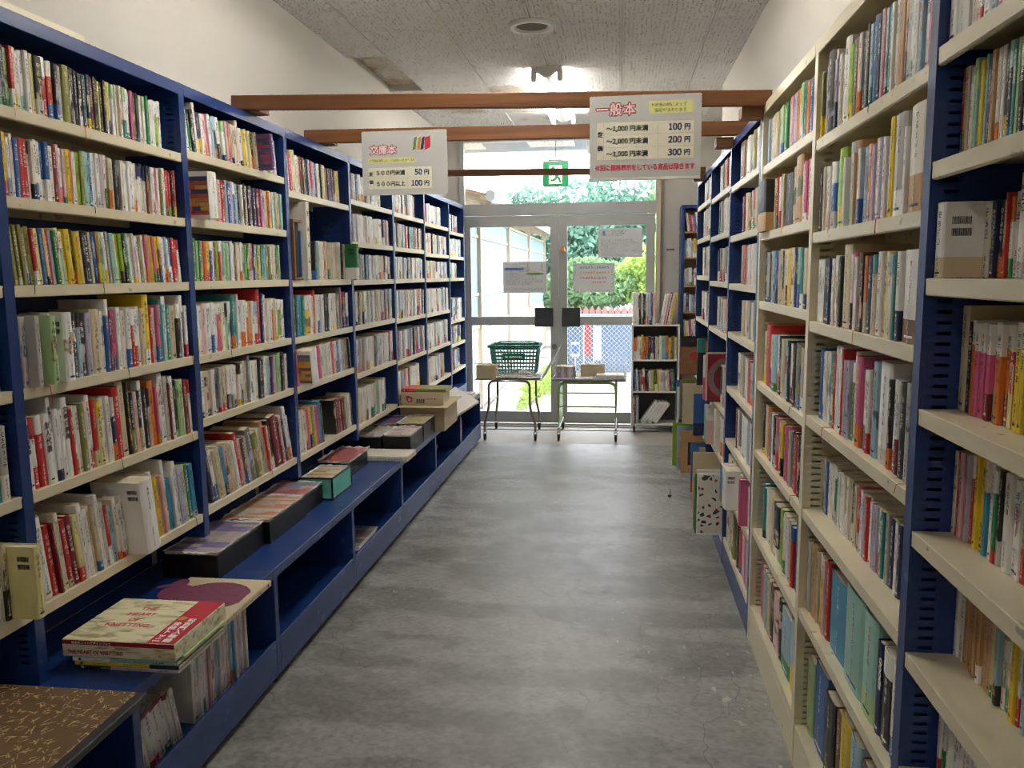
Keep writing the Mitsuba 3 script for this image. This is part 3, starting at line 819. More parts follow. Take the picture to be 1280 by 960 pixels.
SHELVES_R = [[1.90, 1.708, 1.506, 1.27, 1.04, 0.803, 0.57, 0.34, 0.12], [1.883, 1.629, 1.379, 1.105, 0.822, 0.515, 0.14], [1.92, 1.67, 1.407, 1.09, 0.815, 0.487, 0.157],
             [1.938, 1.697, 1.465, 1.224, 0.948, 0.678, 0.42, 0.15], [1.955, 1.73, 1.47, 1.20, 0.80, 0.53, 0.13], [1.975, 1.75, 1.50, 1.21, 0.80, 0.48, 0.13]]
ORD = ['first', 'second', 'third', 'fourth', 'fifth', 'sixth', 'seventh', 'eighth', 'ninth']
XB = -1.265                       # front of the deeper base on the left
BAY_L = ['left bookcase cut off by the picture edge', 'left bookcase behind the knitting book', 'left bookcase behind the large black trays', 'left bookcase behind the teal box',
         'left bookcase just beyond the pink sheet', 'left bookcase behind the large cream book', 'left bookcase next before the narrow last one', 'narrow last bookcase by the left door']
for k in range(8):
    y0, y1 = YL[k], YL[k + 1]
    t = thing('steel_bookcase', f'blue steel {BAY_L[k]}, {len(SHELVES_L[k])} cream shelves', 'bookcase', 'blue bookcases along the left wall')
    add('upright', UPR['S' if 2 <= k <= 5 else 'L', 'blue_paint'], None, t, to_world=T().translate([0, y0, 0]))
    if k == 7:
        add('upright', UPR['L', 'blue_paint'], None, t, to_world=T().translate([0, y1, 0]))
    ya, yb = y0 + PW + 0.0005, y1 - PW - 0.0005
    add('back_panel', box(WALL_L + 0.0005, WALL_L + 0.0020, ya, yb, 0.446, 2.19), 'blue_paint', t)
    add('top_panel', cat([rbox(XL - 0.004, XL + 0.001, ya, yb, 2.152, 2.191, 0.002), box(WALL_L + 0.003, XL - 0.004, ya, yb, 2.186, 2.190)]), 'blue_paint', t)
    for z in SHELVES_L[k]:
        add('shelf', shelf_mesh(XL, WALL_L + 0.003, ya, yb, z), 'cream_paint', t)
    if k < 7:
        q0, q1 = y0 - PW, y1 - PW - 0.001
        add('counter_top', cat([rbox(WALL_L + 0.003, XB, q0, q1, 0.430, 0.4455, 0.002), rbox(XB - 0.014, XB, q0, q1, 0.408, 0.4325, 0.002)]), 'blue_paint', t)
        add('base_side', rbox(WALL_L + 0.004, XB - 0.001, q0 + 0.001, q0 + 0.035, 0.03, 0.4295, 0.002), 'blue_paint', t)
        add('base_floor', cat([box(WALL_L + 0.004, XB - 0.008, q0 + 0.036, q1, 0.128, 0.132), rbox(XB - 0.030, XB - 0.002, q0 + 0.036, q1, 0.140, 0.155, 0.002)]), 'blue_paint', t)
        add('kick_plate', rbox(XB - 0.010, XB - 0.001, q0 + 0.036, q1, 0.030, 0.172, 0.002), 'blue_paint', t)
        add('base_back', box(WALL_L + 0.004, WALL_L + 0.010, q0 + 0.036, q1, 0.134, 0.428), 'blue_paint', t)
        add('foot', moved(tm(trimesh.creation.cylinder(0.014, 0.030, sections=14)), (XB - 0.03, q0 + 0.02, 0.0152)), 'black_rubber', t)
        if k == 6:
            add('base_side', rbox(WALL_L + 0.004, XB - 0.001, q1 + 0.001, q1 + 0.030, 0.03, 0.4455, 0.002), 'blue_paint', t)
    else:
        add('base_panel', rbox(WALL_L + 0.004, XL, y0 + 0.02, y1 + PW, 0.0, 0.445, 0.002), 'blue_paint', t)
add_key = single('steel_shelf_panel', cat([rbox(-1.742, -1.555, 0.6, 2.33, 2.1925, 2.200, 0.002), rbox(-1.563, -1.555, 0.6, 2.33, 2.200, 2.222, 0.002)]), 'cream_paint', 'spare cream shelf panel lying on top of the nearest left bookcase', 'shelf panel')

BAY_R = ['right bookcase nearest the viewer', 'right bookcase with the thick teal dictionaries', 'right bookcase under the end of the nearest beam', 'right bookcase with the pink book in front',
         'right bookcase with the spotted picture book', 'right bookcase nearest the glass doors']
for k in range(6):
    y0, y1 = YR[k], YR[k + 1]
    paint = 'cream_paint' if k in (1, 2) else 'blue_paint'
    t = thing('steel_bookcase', f'{"cream" if k in (1, 2) else "blue"} steel {BAY_R[k]}', 'bookcase', 'bookcases along the right wall')
    far = {0: 'blue_paint', 1: 'cream_paint', 2: 'cream_paint'}.get(k, 'blue_paint')
    add('upright', UPR['R', far], None, t, to_world=T().translate([0, y1 - (0.019 if k == 2 else 0.0), 0]))
    if k == 3:
        add('upright', UPR['R', 'blue_paint'], None, t, to_world=T().translate([0, y0 + 0.019, 0]))
    if k == 0:
        add('upright', UPR['R', 'blue_paint'], None, t, to_world=T().translate([0, y0, 0]))
    ya, yb = y0 + PW + 0.0005 + (0.019 if k == 3 else 0), y1 - PW - 0.0005 - (0.019 if k == 2 else 0)
    add('back_panel', box(WALL_R - 0.0020, WALL_R - 0.0005, ya, yb, 0.0, 2.15), paint, t)
    add('top_panel', cat([rbox(XR - 0.001, XR + 0.004, ya, yb, 2.118, 2.155, 0.002), box(XR + 0.004, WALL_R - 0.003, ya, yb, 2.150, 2.154)]), paint, t)
    for z in SHELVES_R[k]:
        add('shelf', shelf_mesh(XR, WALL_R - 0.003, ya, yb, z), 'cream_paint', t)
    add('kick_plate', rbox(XR + 0.002, XR + 0.010, ya, yb, 0.0, SHELVES_R[k][-1] - 0.032, 0.002), paint, t)

# ------------------------------------------------------------------ books
LETTER = {k: rgb255(*(0.88 * np.array(v) + 0.12 * np.mean(v))) for k, v in PALETTE.items()}
SQ = []


def book_arrays(idx, w, d, h, t=0.0009, rec=0.0, bulge=0.08, bindex_pages=False):
    """Cover (u-shaped shell with a rounded back) and page block of one book in local axes: s across, d into the shelf, h up; with uv."""
    r = min(bulge * w, 0.006)
    outer = [(w, d), (w, r), (0.86 * w, 0.35 * r), (0.5 * w, 0.0), (0.14 * w, 0.35 * r), (0, r), (0, d)]
    inner = [(w - t, d), (w - t, r + t), (0.83 * w, 0.35 * r + t), (0.5 * w, t), (0.17 * w, 0.35 * r + t), (t, r + t), (t, d)]
    v, f, uv = [], [], []

    def quad(pts, uvs):
        k = len(v)
        v.extend(pts)
        uv.extend(uvs)
        f.append([k, k + 1, k + 2])
        f.append([k, k + 2, k + 3])

    U = lambda s: idx + 0.1 + 0.8 * min(max(s, 0), 1)
    V = lambda face, q: face + 0.05 + 0.9 * q
    n = len(outer)
    for i in range(n - 1):
        (s0, d0), (s1, d1) = outer[i], outer[i + 1]
        side = 1 if i in (0, n - 2) else 0
        a0, a1 = (s0 / w, s1 / w) if side == 0 else (d0 / d, d1 / d)
        quad([(s0, d0, 0), (s0, d0, h), (s1, d1, h), (s1, d1, 0)], [(U(a0), V(side, 0)), (U(a0), V(side, 1)), (U(a1), V(side, 1)), (U(a1), V(side, 0))])
        (p0, q0), (p1, q1) = inner[i], inner[i + 1]
        e = [(U(a0), V(1, 0.99)), (U(a0), V(1, 0.99)), (U(a1), V(1, 0.99)), (U(a1), V(1, 0.99))]
        quad([(s0, d0, h), (p0, q0, h), (p1, q1, h), (s1, d1, h)], e)
        e0 = [(U(a0), V(1, 0.01))] * 4
        quad([(s0, d0, 0), (s1, d1, 0), (p1, q1, 0), (p0, q0, 0)], e0)
        if rec > 0:
            quad([(p1, q1, 0), (p1, q1, h), (p0, q0, h), (p0, q0, 0)], [(U(a1), V(1, 0)), (U(a1), V(1, 1)), (U(a0), V(1, 1)), (U(a0), V(1, 0))])
    for i in (0, n - 1):
        (s0, d0), (p0, q0) = outer[i], inner[i]
        pts = [(s0, d0, 0), (p0, q0, 0), (p0, q0, h), (s0, d0, h)]
        quad(pts if i == 0 else pts[::-1], [(U(1), V(1, 0.5))] * 4)
    tp = t + 0.0002
    x0, x1, y0, y1, z0, z1 = tp, w - tp, min(r + t, 0.5 * d), d - rec - 0.0004, rec + 0.0004, h - rec - 0.0004
    pv, pf = box(x0, x1, y0, y1, z0, z1)
    return np.array(v), np.array(f), np.array(uv), pv, pf


FRAME = {'F': (np.array([1.0, 0, 0]), np.array([0, 1.0, 0])), 'L': (np.array([0, 1, 0.0]), np.array([-1, 0, 0.0])), 'R': (np.array([0, -1, 0.0]), np.array([1, 0, 0.0]))}
KIND = {'L': 'paperback_book', 'R': 'hardcover_book'}
_tok = re.compile(r'([A-Za-z])(?:/([A-Za-z]))?(?:~([A-Za-z]))?([+\-^_!#*]*)')
pending = {'paperback_book': [], 'hardcover_book': []}
brng = random.Random(20)


def ink_for(base, letter):
    l = 0.2126 * base[0] + 0.7152 * base[1] + 0.0722 * base[2]
    if l > 0.22:
        return brng.choice([(0.02, 0.02, 0.025)] * 6 + [(0.35, 0.02, 0.03), (0.03, 0.05, 0.22), (0.10, 0.10, 0.10)])
    return brng.choice([(0.85, 0.85, 0.82)] * 4 + [(0.75, 0.6, 0.2), (0.7, 0.7, 0.7)])


def layout(frame, o0, total, spec, h0, d0=None, setback=0.006, lean=0.0, jit=0.006, hard=None, room=0.196, top=9.0):
    """Books side by side from the point o0 along the frame's first axis, each a dict of its size, place and colours."""
    toks = _tok.findall(spec.replace(' ', ''))
    s, dd = FRAME[frame]
    ws = np.array([brng.uniform(0.8, 1.25) * 1.65 ** m.count('+') * 0.62 ** m.count('-') for *_, m in toks])
    th = math.radians(lean)
    ws = ws * total * math.cos(th) / sum(ws)
    pos, out = 0.0, []
    for i, ((b, f, hd, m), wfull) in enumerate(zip(toks, ws)):
        w = wfull - 0.0005
        h = h0 + brng.uniform(-jit, jit) + 0.028 * m.count('^') - 0.022 * m.count('_')
        h = min(h, top)
        base = np.clip(np.array(LETTER[b]) * brng.uniform(0.88, 1.08), 0, 0.86)
        auto = brng.random()
        foot, ff = (LETTER[f], brng.uniform(0.22, 0.40)) if f else (LETTER[brng.choice('WRBKYEcOgN')], 0.0)
        if not f and auto < 0.16 and '!' not in m:
            ff = brng.uniform(0.10, 0.28)
        head, hf = (LETTER[hd], brng.uniform(0.22, 0.34)) if hd else (base, 0.0)
        idx = register_book(base, foot, ff, head, hf, ink_for(base, b), brng.random(), w, h)
        hb = (h > 0.18) if hard is None else hard
        out_by = 0.035 * m.count('!')
        set_ = setback + brng.uniform(0, 0.010) - out_by
        dep = d0 if d0 is not None else min(h * 0.70, room - set_)
        rot = np.stack([s, dd, np.array([0, 0, 1.0])], 1)
        lm = np.array([[math.cos(th), 0, -math.sin(th)], [0, 1, 0], [math.sin(th), 0, math.cos(th)]])     # the top leans to the left
        org = np.array(o0, float) + s * pos + dd * set_ + np.array([0, 0, 0.0006 + (w * math.sin(-th) if th < 0 else 0)])
        if th < 0:        # leaning right it rests on its other lower corner
            org = org + s * (wfull / math.cos(th) - wfull * math.cos(th))
        pos += wfull / math.cos(th)
        M = rot @ lm
        ctr = org + M @ np.array([w / 2, 0, h / 2])
        v = ctr - CAM
        dist = np.linalg.norm(v)
        q = M @ np.array([0, -1.0, 0])
        size = w * h * max(0.05, -(v / dist) @ q) / dist ** 2 * (1.5 if out_by else 1.0)
        zf = v @ _fwd
        u_, w_ = 640 + 1027.6 * (v @ _right) / max(zf, 0.05), 480 - 1027.6 * (v @ _up) / max(zf, 0.05)
        if zf < 0.2 or not (-12 < u_ < 1292 and -20 < w_ < 980):
            size *= 0.0
        out.append(dict(idx=idx, w=w, d=dep, h=h, t=0.0022 if hb else 0.0007, rec=0.0028 if hb else 0.0, bulge=0.16 if hb else 0.10, M=M, org=org, size=size, b=b, f=f, hd=hd, i=i,
                        out=out_by, m=m, near=0.0 if frame == 'L' else w))
    return out


def row(side, y_from, y_to, z, spec, h0=0.152, d0=None, setback=0.006, lean=0.0, place='', jit=0.006, hard=None, top=9.0):
    """A row of shelved books between two places on a shelf, read from left to right as one faces it."""
    shift = (h0 + 0.03) * math.sin(math.radians(max(lean, 0.0)))
    y_from += shift if side == 'L' else -shift
    for b in layout(side, (XL if side == 'L' else XR, y_from, z), abs(y_to - y_from), spec, h0, d0, setback, lean, jit, hard, top=top):
        b['place'] = place
        pending[KIND[side]].append(b)


def rnd(seed, n, weights):
    r = random.Random(seed)
    letters = ''.join(k * v for k, v in weights.items())
    out = ''
    for _ in range(n):
        out += r.choice(letters)
        if r.random() < 0.28:
            out += '/' + r.choice('RBKYEONPcWwTm')
        if r.random() < 0.2:
            out += r.choice('+-')
    return out


PALE = {'W': 9, 'w': 6, 'g': 4, 'c': 3, 'b': 2, 'v': 1, 'p': 1, 'K': 2, 'B': 1, 'N': 1, 'R': 1, 'm': 1, 'y': 1, 't': 1, 'n': 1}
AGED = {'w': 8, 'c': 8, 'g': 5, 'W': 4, 'n': 2, 'R': 1, 'm': 1, 'L': 1, 'G': 1, 'N': 1, 'K': 1, 'T': 1}
LEFT_ROWS = [
    # bay behind the knitting book
    (1, 0, .00, .875, 'wv/EKeR/WwWW/tWwy K/g+R~W+R~W+W-KgWL+KKKKKCKKmKKy-KKY/WW/V~eW~eLwwWW/T~eWN~tPKKKWW~eW~eEWWa~W+W', .150, 0),
    (1, 1, .00, .955, 'b~WY/RW/bWBRRW~KwW/BwB/WB/WwmpW/PpYOWaLttBWWvpW/Ec/OwKN~WwwWW+Ww/Ow~Nw~Nw~Nw~Nm~Kw~NwW/RP/WWLWR/KRR/aKR/Y', .152, 0),
    (1, 2, .00, .965, 'LLLLLLR/Wy+/ByRvEyb~WYY+KY+cKK+cB+d/YeWVgttwaaKEWWwP~WWLWwP/OdYPdY/nn~YW Wb/OWB/WR+R+W~R', .150, 5),
    (1, 3, .00, .985, 'W/RWg!~WB-e!/WW-W+!#NNKb~KKvc++/WB~W^mP/NWWwW/BR~WW/RWcY^^+R-gP/BT^b-W^/Tc+K~WW-N~W^W/R', .186, 0),
    (1, 4, .00, .985, 'WW/R~RR~W+W+W^^WWW^/RWWLW-W/R^R/yy~YwWN~g R^+c^^+K^-K/LpK/dW^Kp~KO^+P-pW^^+g^m-W^/Ke+mmW~R', .196, 3),
    (1, 5, .00, .985, 'W^+/Rm-yw^/Rmy W^WccW^gR/W_b_wW_W-W+++^!!#d!K/G R_~KW^Ydp W^^C+_WW^vbYTC+', .205, 7),
    # bay behind the black trays
    (2, 0, .00, .93, 'WE~K KW^N/YWpPWbK~bW/KeW~eEpPcwOw^WYwyK/RccV+!!*W W~Kwpa K/PpW', .160, 7),
    (2, 1, .00, .975, 'c^+ W++!!* K/d+cEK/gcc/OWpRG~KvBvB~WbKWKcKNnN+mN PvcOYT~wwtcct', .160, 2),
    (2, 2, .00, .93, 'WE+eEpOYB~WWmaR~WWteeBWWKcwwcbaEpR/pBYTYCTtGaLwwpEep', .150, 0),
    (2, 3, .00, .95, 'T-W/YWpWWW/BWP~WYWe~KWN~WT^+/T W^-WW/O+WO~Wd/O+WW/R~bR^^+N^W^pw+O~wcwa~WwW~w+', .185, 0),
    (2, 4, .00, .95, 'W/mWcc+WG+gccW/K-W/GW/GWdW~KW/KcGG^W+W+KKW/WWbm VgEeeKKw', .188, 0),
    (2, 5, .00, .99, 'NW/BccC/KpccWR^/pn/BgG+^L+yvd^R/PyK/W^ m++^mp^NW^^W', .210, 14),
    # bay behind the teal box
    (3, 0, .00, .86, 'WR+c+^wcm/KnN~gKNwP/vv KWwKYWnNmNKnYY', .170, 5),
    (3, 1, .40, .985, 'K-tWwRcccwcwWKcE/W+!!#', .195, 0),
    (3, 2, .00, .96, 'ynTC+TY~w++WpR^-WW/BgWwK+K WWwwGgG^/RN~RNW/N+', .195, 0),
    (3, 3, .00, .97, 'R/PL-W++!!*WWwggWPWeWwwWRpW/mB+WgGn++K', .195, 8),
    (3, 4, .00, .42, 'WWwwp/mPY/KL+p/YP+C^/K', .205, 8),
    (3, 4, .60, .99, 'Kmmmmn g+ wcK', .190, 9),
]
FAR_ROWS = []
for bay, counts in ((4, (15, 17, 30, 30, 24, 14)), (5, (16, 24, 26, 26, 22, 10)), (6, (14, 20, 20, 20, 22, 14)), (7, (7, 9, 8, 9, 9, 8))):
    for j, c in enumerate(counts):
        FAR_ROWS.append((bay, j, 0.0, [0.72, 0.96, 0.97, 0.97, 0.97, 0.75][j] if bay < 7 else [0.6, 0.9, 0.55, 0.85, 0.8, 0.7][j], rnd(bay * 10 + j, c, PALE), (0.150, 0.158, 0.150, 0.195, 0.20, 0.205)[j], (3, 2, 0, 0, 0, 2)[j]))
for j in range(6):
    FAR_ROWS.append((0, j, 0.40, 0.97, rnd(90 + j, 16, PALE) + ('W-W/KWc/Ky+!!#' if j == 5 else ''), 0.155 + (0.04 if j > 2 else 0), 0))
for bay, sh, a, b, spec, h0, lean in LEFT_ROWS + FAR_ROWS:
    y0, y1 = YL[bay] + PW + 0.002, YL[bay + 1] - PW - 0.002
    L = y1 - y0
    z = SHELVES_L[bay][sh]
    ceil_ = (SHELVES_L[bay][sh - 1] - 0.034 if sh else 2.15) - z
    row('L', y0 + a * L, y0 + b * L, z, spec, min(h0, ceil_ - 0.030), lean=lean, top=ceil_ - 0.004, place=f'{ORD[sh]} shelf, {BAY_L[bay]}')
RIGHT_ROWS = [   # bay, shelf, from, to (fractions from the far upright towards the viewer)
    (0, 0, .00, .30, 'W+g++cwWbpRw', .165, .010),
    (0, 1, .00, .36, 'R/Nc+/Nwy/Yt~eYtVT/Wwdcw/OWK/YN~tTeaK~gwGgWcK', .165, .034),
    (0, 2, .00, .28, 'W/c++!!#w+NNK/OW/RY/WR-W/E~Og+W^+v~Wv/dv~WO~WO~W', .172, .074),
    (0, 3, .00, .34, 'c^+KO~WP~WP~WP/W~WP/m~WP/t~WO~WO/m~WR/y~WR~WY~WY~WG~W+W/O+', .165, .064),
    (0, 4, .00, .37, 'wRpPvR~WWYY+C~WYWE~WKW+W+W+Wy/Ry/R~WWv~WTC+', .160, .068),
    (0, 5, .00, .37, 'WW+ddddddddddcY b/KW~LW/EtY+W/RbbtcW', .158, .080),
    (0, 6, .00, .36, 'W/VW/RW/EWWWWWWWWbWvpwWW', .160, .060),
    (1, 0, .00, .97, 'wL/YN/YwK~K++^+w^v/Nv/NwW+w++^a+TKnOWKGKb/TWB+/KvRbTWwd++^/K~d g+WW+bWP', .180, .006),
    (1, 1, .02, .965, 'K+TcwW/pwB~W+t a/Y+^+Wg/t++^cd+^W/BB~NbpOvpWvWvY+^g++^W-w/d+++^', .170, .006),
    (1, 2, .00, .97, 'W+++#K++~NWY/R~W+WKc++^W/KP+d-WnKO/cN+c~Tc~TW+dyyW~bT-W/NW/n+++W-', .180, .008),
    (1, 3, .04, .97, 'B+/wWWT+/RW^W+^R-^vvE~W W^+P/O^+W/V+Wm-b+^W++^/KW/mW/mK+~g G', .192, .018),
    (1, 4, .00, .97, 'W/KvBWwWE~WbWKWWY/WWcK/wcP/RR/gWvRwWvvW/RTKgNeWNwWwvWpW', .158, .052),
    (1, 5, .00, .99, 'g+d++/cY~w++pR+C++++t++++^t/e+++^N+K~W++w++W+', .215, .020),
    (1, 6, .00, .99, 'e++B+++^K++n+Y++^b++^n++R++gBcT', .225, .030),
    (2, 0, .06, .97, 'bgWcc+gpeeEcpPbOyeTOBN/P', .165, .006),
    (2, 1, .03, .98, 'K/d+++!#cL~cR/KvW/RcK~K+++cd++^pP+/R Wb', .185, .006),
    (2, 2, .03, .96, 'N/K+gKcbB/NB/NccK/ccw/mY~Y+wNt/BTc/N+K', .185, .006),
    (2, 3, .05, .97, 'cR^+y/Nb+W/OKcb+KW/mKGL-gW', .200, .010),
    (2, 4, .06, .97, 'KcOGWK/gP/RcY/KnPP/OgK/nRKKG', .190, .014),
    (2, 5, .06, .98, 'CTWWycN/W+aEwWgR~B B+++^', .200, .022),
    (2, 6, .10, .97, 'Pgbcn/Kp+K b/E++b/Y++^', .210, .020),
    (3, 0, .28, .97, 'n+cwWLWc', .165, .006), (3, 1, .38, .98, 'mRcLcRcg', .165, .006), (3, 2, .40, .97, 'dRgwpWww', .170, .006), (3, 3, .32, .97, 'cdcgwGwK', .170, .020),
    (3, 4, .25, .97, 'wcGwRgpP', .185, .020), (3, 5, .26, .97, 'mwGW++bpwb', .190, .014), (3, 6, .04, .97, 'wwKB/n+!!*W+!!#wcwP-^!wW', .18, .010), (3, 7, .03, .97, 'wwcwLwKRpPvw', .205, .008),
]
for bay in (4, 5):
    for j in range(4):
        RIGHT_ROWS.append((bay, j, 0.35 if j < 4 else 0.10, 0.97, rnd(bay * 100 + j, 9, AGED), (0.165, 0.175, 0.18, 0.18, 0.20, 0.20, 0.19)[j], 0.006))
for bay, sh, a, b, spec, h0, set_ in RIGHT_ROWS:
    y0, y1 = YR[bay] + PW + 0.003 + (0.019 if bay == 3 else 0), YR[bay + 1] - PW - 0.003 - (0.019 if bay == 2 else 0)
    L = y1 - y0
    z = SHELVES_R[bay][sh]
    ceil_ = (SHELVES_R[bay][sh - 1] - 0.034 if sh else 2.115) - z
    ups = 0.006 + 0.028 * max((m.count('^') for *_, m in _tok.findall(spec.replace(' ', ''))), default=0)
    row('R', y1 - a * L, y1 - b * L, z, spec, min(h0, ceil_ - ups - 0.004), setback=set_, place=f'{ORD[sh]} shelf, {BAY_R[bay]}', hard=None if bay else False)

for q, (bay, j, yh, yl) in enumerate([(4, 6, 5.12, 4.84), (4, 6, 4.76, 4.47), (5, 6, 5.70, 5.25), (4, 5, 5.14, 4.90), (4, 5, 4.58, 4.32), (5, 5, 5.69, 5.34), (4, 4, 5.14, 4.78), (4, 4, 4.63, 4.32), (5, 4, 5.87, 5.41)]):
    row('R', yh, yl, SHELVES_R[bay][j], rnd(700 + q, 9, AGED), (0.0, 0, 0, 0, 0.21, 0.205, 0.20)[j], place=f'{ORD[j]} shelf {["left", "middle", "right"][q % 3]} gap, {BAY_R[bay]}')


def ordinal(n):
    ones = ['', 'first', 'second', 'third', 'fourth', 'fifth', 'sixth', 'seventh', 'eighth', 'ninth', 'tenth', 'eleventh', 'twelfth', 'thirteenth', 'fourteenth', 'fifteenth', 'sixteenth', 'seventeenth', 'eighteenth', 'nineteenth']
    if n < 20:
        return ones[n]
    tens = {2: 'twent', 3: 'thirt', 4: 'fort', 5: 'fift', 6: 'sixt'}[n // 10]
    return tens + 'ieth' if n % 10 == 0 else tens + 'y-' + ones[n % 10]


SHORT = {'left bookcase cut off by the picture edge': 'cut-off left bookcase', 'left bookcase behind the knitting book': 'bookcase behind knitting book', 'left bookcase behind the large black trays': 'bookcase behind black trays',
         'left bookcase behind the teal box': 'bookcase behind teal box', 'right bookcase nearest the viewer': 'nearest right bookcase', 'right bookcase with the thick teal dictionaries': 'cream bookcase with dictionaries',
         'right bookcase under the end of the nearest beam': 'cream bookcase under beam end', 'right bookcase with the pink book in front': 'right bookcase with pink book'}


def emit_book(b):
    v, f, uv, pv, pf = book_arrays(b['idx'], b['w'], b['d'], b['h'], b['t'], b['rec'], b['bulge'])
    tr = lambda q: q @ b['M'].T + b['org']
    return tr(v), f, uv, tr(pv), pf


def describe(b):
    name = COLOR_WORD[b['b']] + ' book'
    if b['f']:
        return f"{name} with {COLOR_WORD[b['f']]} foot"
    return f"{name} with {COLOR_WORD[b['hd']]} top" if b['hd'] else name


def cover_extras(b, key):
    """Barcodes or a picture on the cover of a book that stands out from its row."""
    sg = -1.0 if b['near'] == 0.0 else 1.0
    x0 = b['near'] + sg * 0.0004
    tr = lambda m: (m[0] @ b['M'].T + b['org'], m[1])
    lo = 0.010
    if '#' in b['m']:
        bars, r = [], random.Random(b['idx'])
        wide = min(0.036, max(0.018, b['out'] - 0.012))
        for zz in (b['h'] - 0.038, b['h'] - 0.058):
            q = lo + 0.004
            while q < lo + wide:
                k = r.choice([0.0006, 0.0012, 0.0018])
                bars.append(box(min(x0, x0 + sg * 0.0004), max(x0, x0 + sg * 0.0004), q, q + k, zz, zz + 0.013))
                q += k + r.choice([0.0007, 0.0013])
        add('barcode', tr(cat(bars)), 'ink_black', key, label='two black barcodes on the back cover')
    if '*' in b['m']:
        r = random.Random(b['idx'])
        cs = [r.choice([(150, 60, 90), (70, 110, 160), (220, 170, 70), (90, 130, 90), (200, 90, 70), (60, 70, 110)]) for _ in range(3)]
        i = register_sheet(cs[0], cs[1], cs[2], (40, 36, 44), 0.75, 9, 0.12, b['h'])
        o = np.array([x0 + sg * 0.0002, lo if sg > 0 else b['d'] - 0.012, 0.012])
        ay = np.array([0, 0, b['h'] - 0.03])
        ax = np.array([0, b['d'] - 0.02, 0]) * (1 if sg > 0 else -1)
        R = b['M']
        add_sheet('cover_picture', i, b['org'] + R @ o, R @ ax, R @ ay, key, 0.0003)


TITLES = {(BAY_L[1], 'fifth shelf'): {0: '冠婚葬祭事典', 3: '友人代表', 4: '結婚スピーチ', 7: '文章の事典', 8: 'スピーチ'}, (BAY_R[1], 'sixth shelf'): {9: 'Goods'}, (BAY_L[2], 'fifth shelf'): {2: '明菜', 5: '日本史'}}


def emit(b, name, label, category, group):
    key = thing(name, label, category, group)
    title = TITLES.get(tuple(reversed(b.get('place', '?, ?').split(', '))), {}).get(b['i'])
    if title:
        BOOKS[b['idx']][14] = -1.0
        k = min(0.78 * b['w'], 0.60 * b['h'] / len(title))
        if title.isascii():
            g, wd = glyphs(title, k * 0.95, 0.0004, 2, 'latin')
            g = moved(g, (b['w'] * 0.5 + 0.34 * k, -0.0003, b['h'] * 0.86), roty(90) @ rotx(90))
        else:
            g = cat([moved(glyphs(ch, k, 0.0004, 1)[0], (b['w'] * 0.5 - k * 0.5, -0.0003, b['h'] * 0.90 - k * (1 + 1.06 * q)), rotx(90)) for q, ch in enumerate(title)])
        dark = COLOR_WORD[b['b']] in ('black', 'navy', 'red', 'maroon', 'blue', 'brown', 'purple')
        add('title', (g[0] @ b['M'].T + b['org'], g[1]), 'ink_white' if dark else 'ink_black', key)
    v, f, uv, pv, pf = emit_book(b)
    scene[numbered('cover', key)] = mikit.ply((v, f), 'cover', uv=uv)
    add('pages', (pv, pf), 'page_paper', key)
    cover_extras(b, key)
    if b['idx'] % 19 == 3 and 'place' in b and abs(b['org'][0] - (XL if b['M'][0, 1] < 0 else XR)) < 0.035:
        s_, d_, h_ = b['M'].T
        front = XL if d_[0] < 0 else XR
        gap = abs(b['org'][0] - front) + 0.0025
        r = random.Random(b['idx'])
        drop, dx = r.uniform(0.015, 0.05), r.uniform(-0.004, 0.004)
        c0 = b['org'] + s_ * b['w'] * 0.5
        pts = [c0 - d_ * 0.0005 + [0, 0, 0.0025], c0 - d_ * gap * 0.6 + s_ * dx + [0, 0, 0.0022], c0 - d_ * gap + s_ * dx * 1.5 + [0, 0, 0.0015], c0 - d_ * (gap + 0.0012) + s_ * dx * 1.8 + [0, 0, -drop * 0.5], c0 - d_ * (gap + 0.0015) + s_ * dx * 2.5 + [0, 0, -drop]]
        add('ribbon', tube(smooth_path(pts, 0.006, 3), 0.0010, 5), r.choice(['ink_red', 'ink_black', 'ink_cream', 'ink_navy', 'print_orange']), key, label='bookmark ribbon hanging over the shelf edge')
    return key


def shelf_books(name, category, where, group, *a, **k):
    for b in layout(*a, **k):
        if name == 'comic_book' and b['hd']:
            BOOKS[b['idx']][10] = 0.09
        emit(b, name, f"{describe(b)}, {ordinal(b['i'] + 1)} from left, {where}", category, group)


for kind, lst in pending.items():
    order = sorted(range(len(lst)), key=lambda i: -lst[i]['size'])
    chosen = set(order[:292])
    mv, mf, muv, pvs, pfs, at, pat = [], [], [], [], [], 0, 0
    for i, b in enumerate(lst):
        if i in chosen or b['out'] > 0 and ('#' in b['m'] or '*' in b['m']):
            sh, bay = b['place'].split(', ')
            short = SHORT.get(bay, bay)
            extra = ' standing out of its row' if b['out'] > 0.03 else ''
            lab = f"{describe(b)}, {ordinal(b['i'] + 1)} from left, {sh}, {short}"
            if len(lab.split()) + 5 <= 16:
                lab = lab.replace(',', extra + ',', 1)
            b['key'] = emit(b, kind, lab, 'paperback' if kind == 'paperback_book' else 'book', f'books on the {sh} of the {short}')
        else:
            v, f, uv, pv, pf = emit_book(b)
            mv.append(v); mf.append(f + at); muv.append(uv); at += len(v)
            pvs.append(pv); pfs.append(pf + pat); pat += len(pv)
    nm = 'shelved_paperbacks' if kind == 'paperback_book' else 'shelved_hardcovers'
    root = numbered(nm)
    scene[root + '__covers'] = mikit.ply((np.vstack(mv), np.vstack(mf)), 'cover', uv=np.vstack(muv))
    scene[root + '__pages'] = mikit.ply((np.vstack(pvs), np.vstack(pfs)), 'page_paper')
    labels[root] = {'label': 'packed rows of small books filling the farther left bookcases' if kind == 'paperback_book' else 'rows of aged books filling the farther right bookcases', 'kind': 'stuff'}
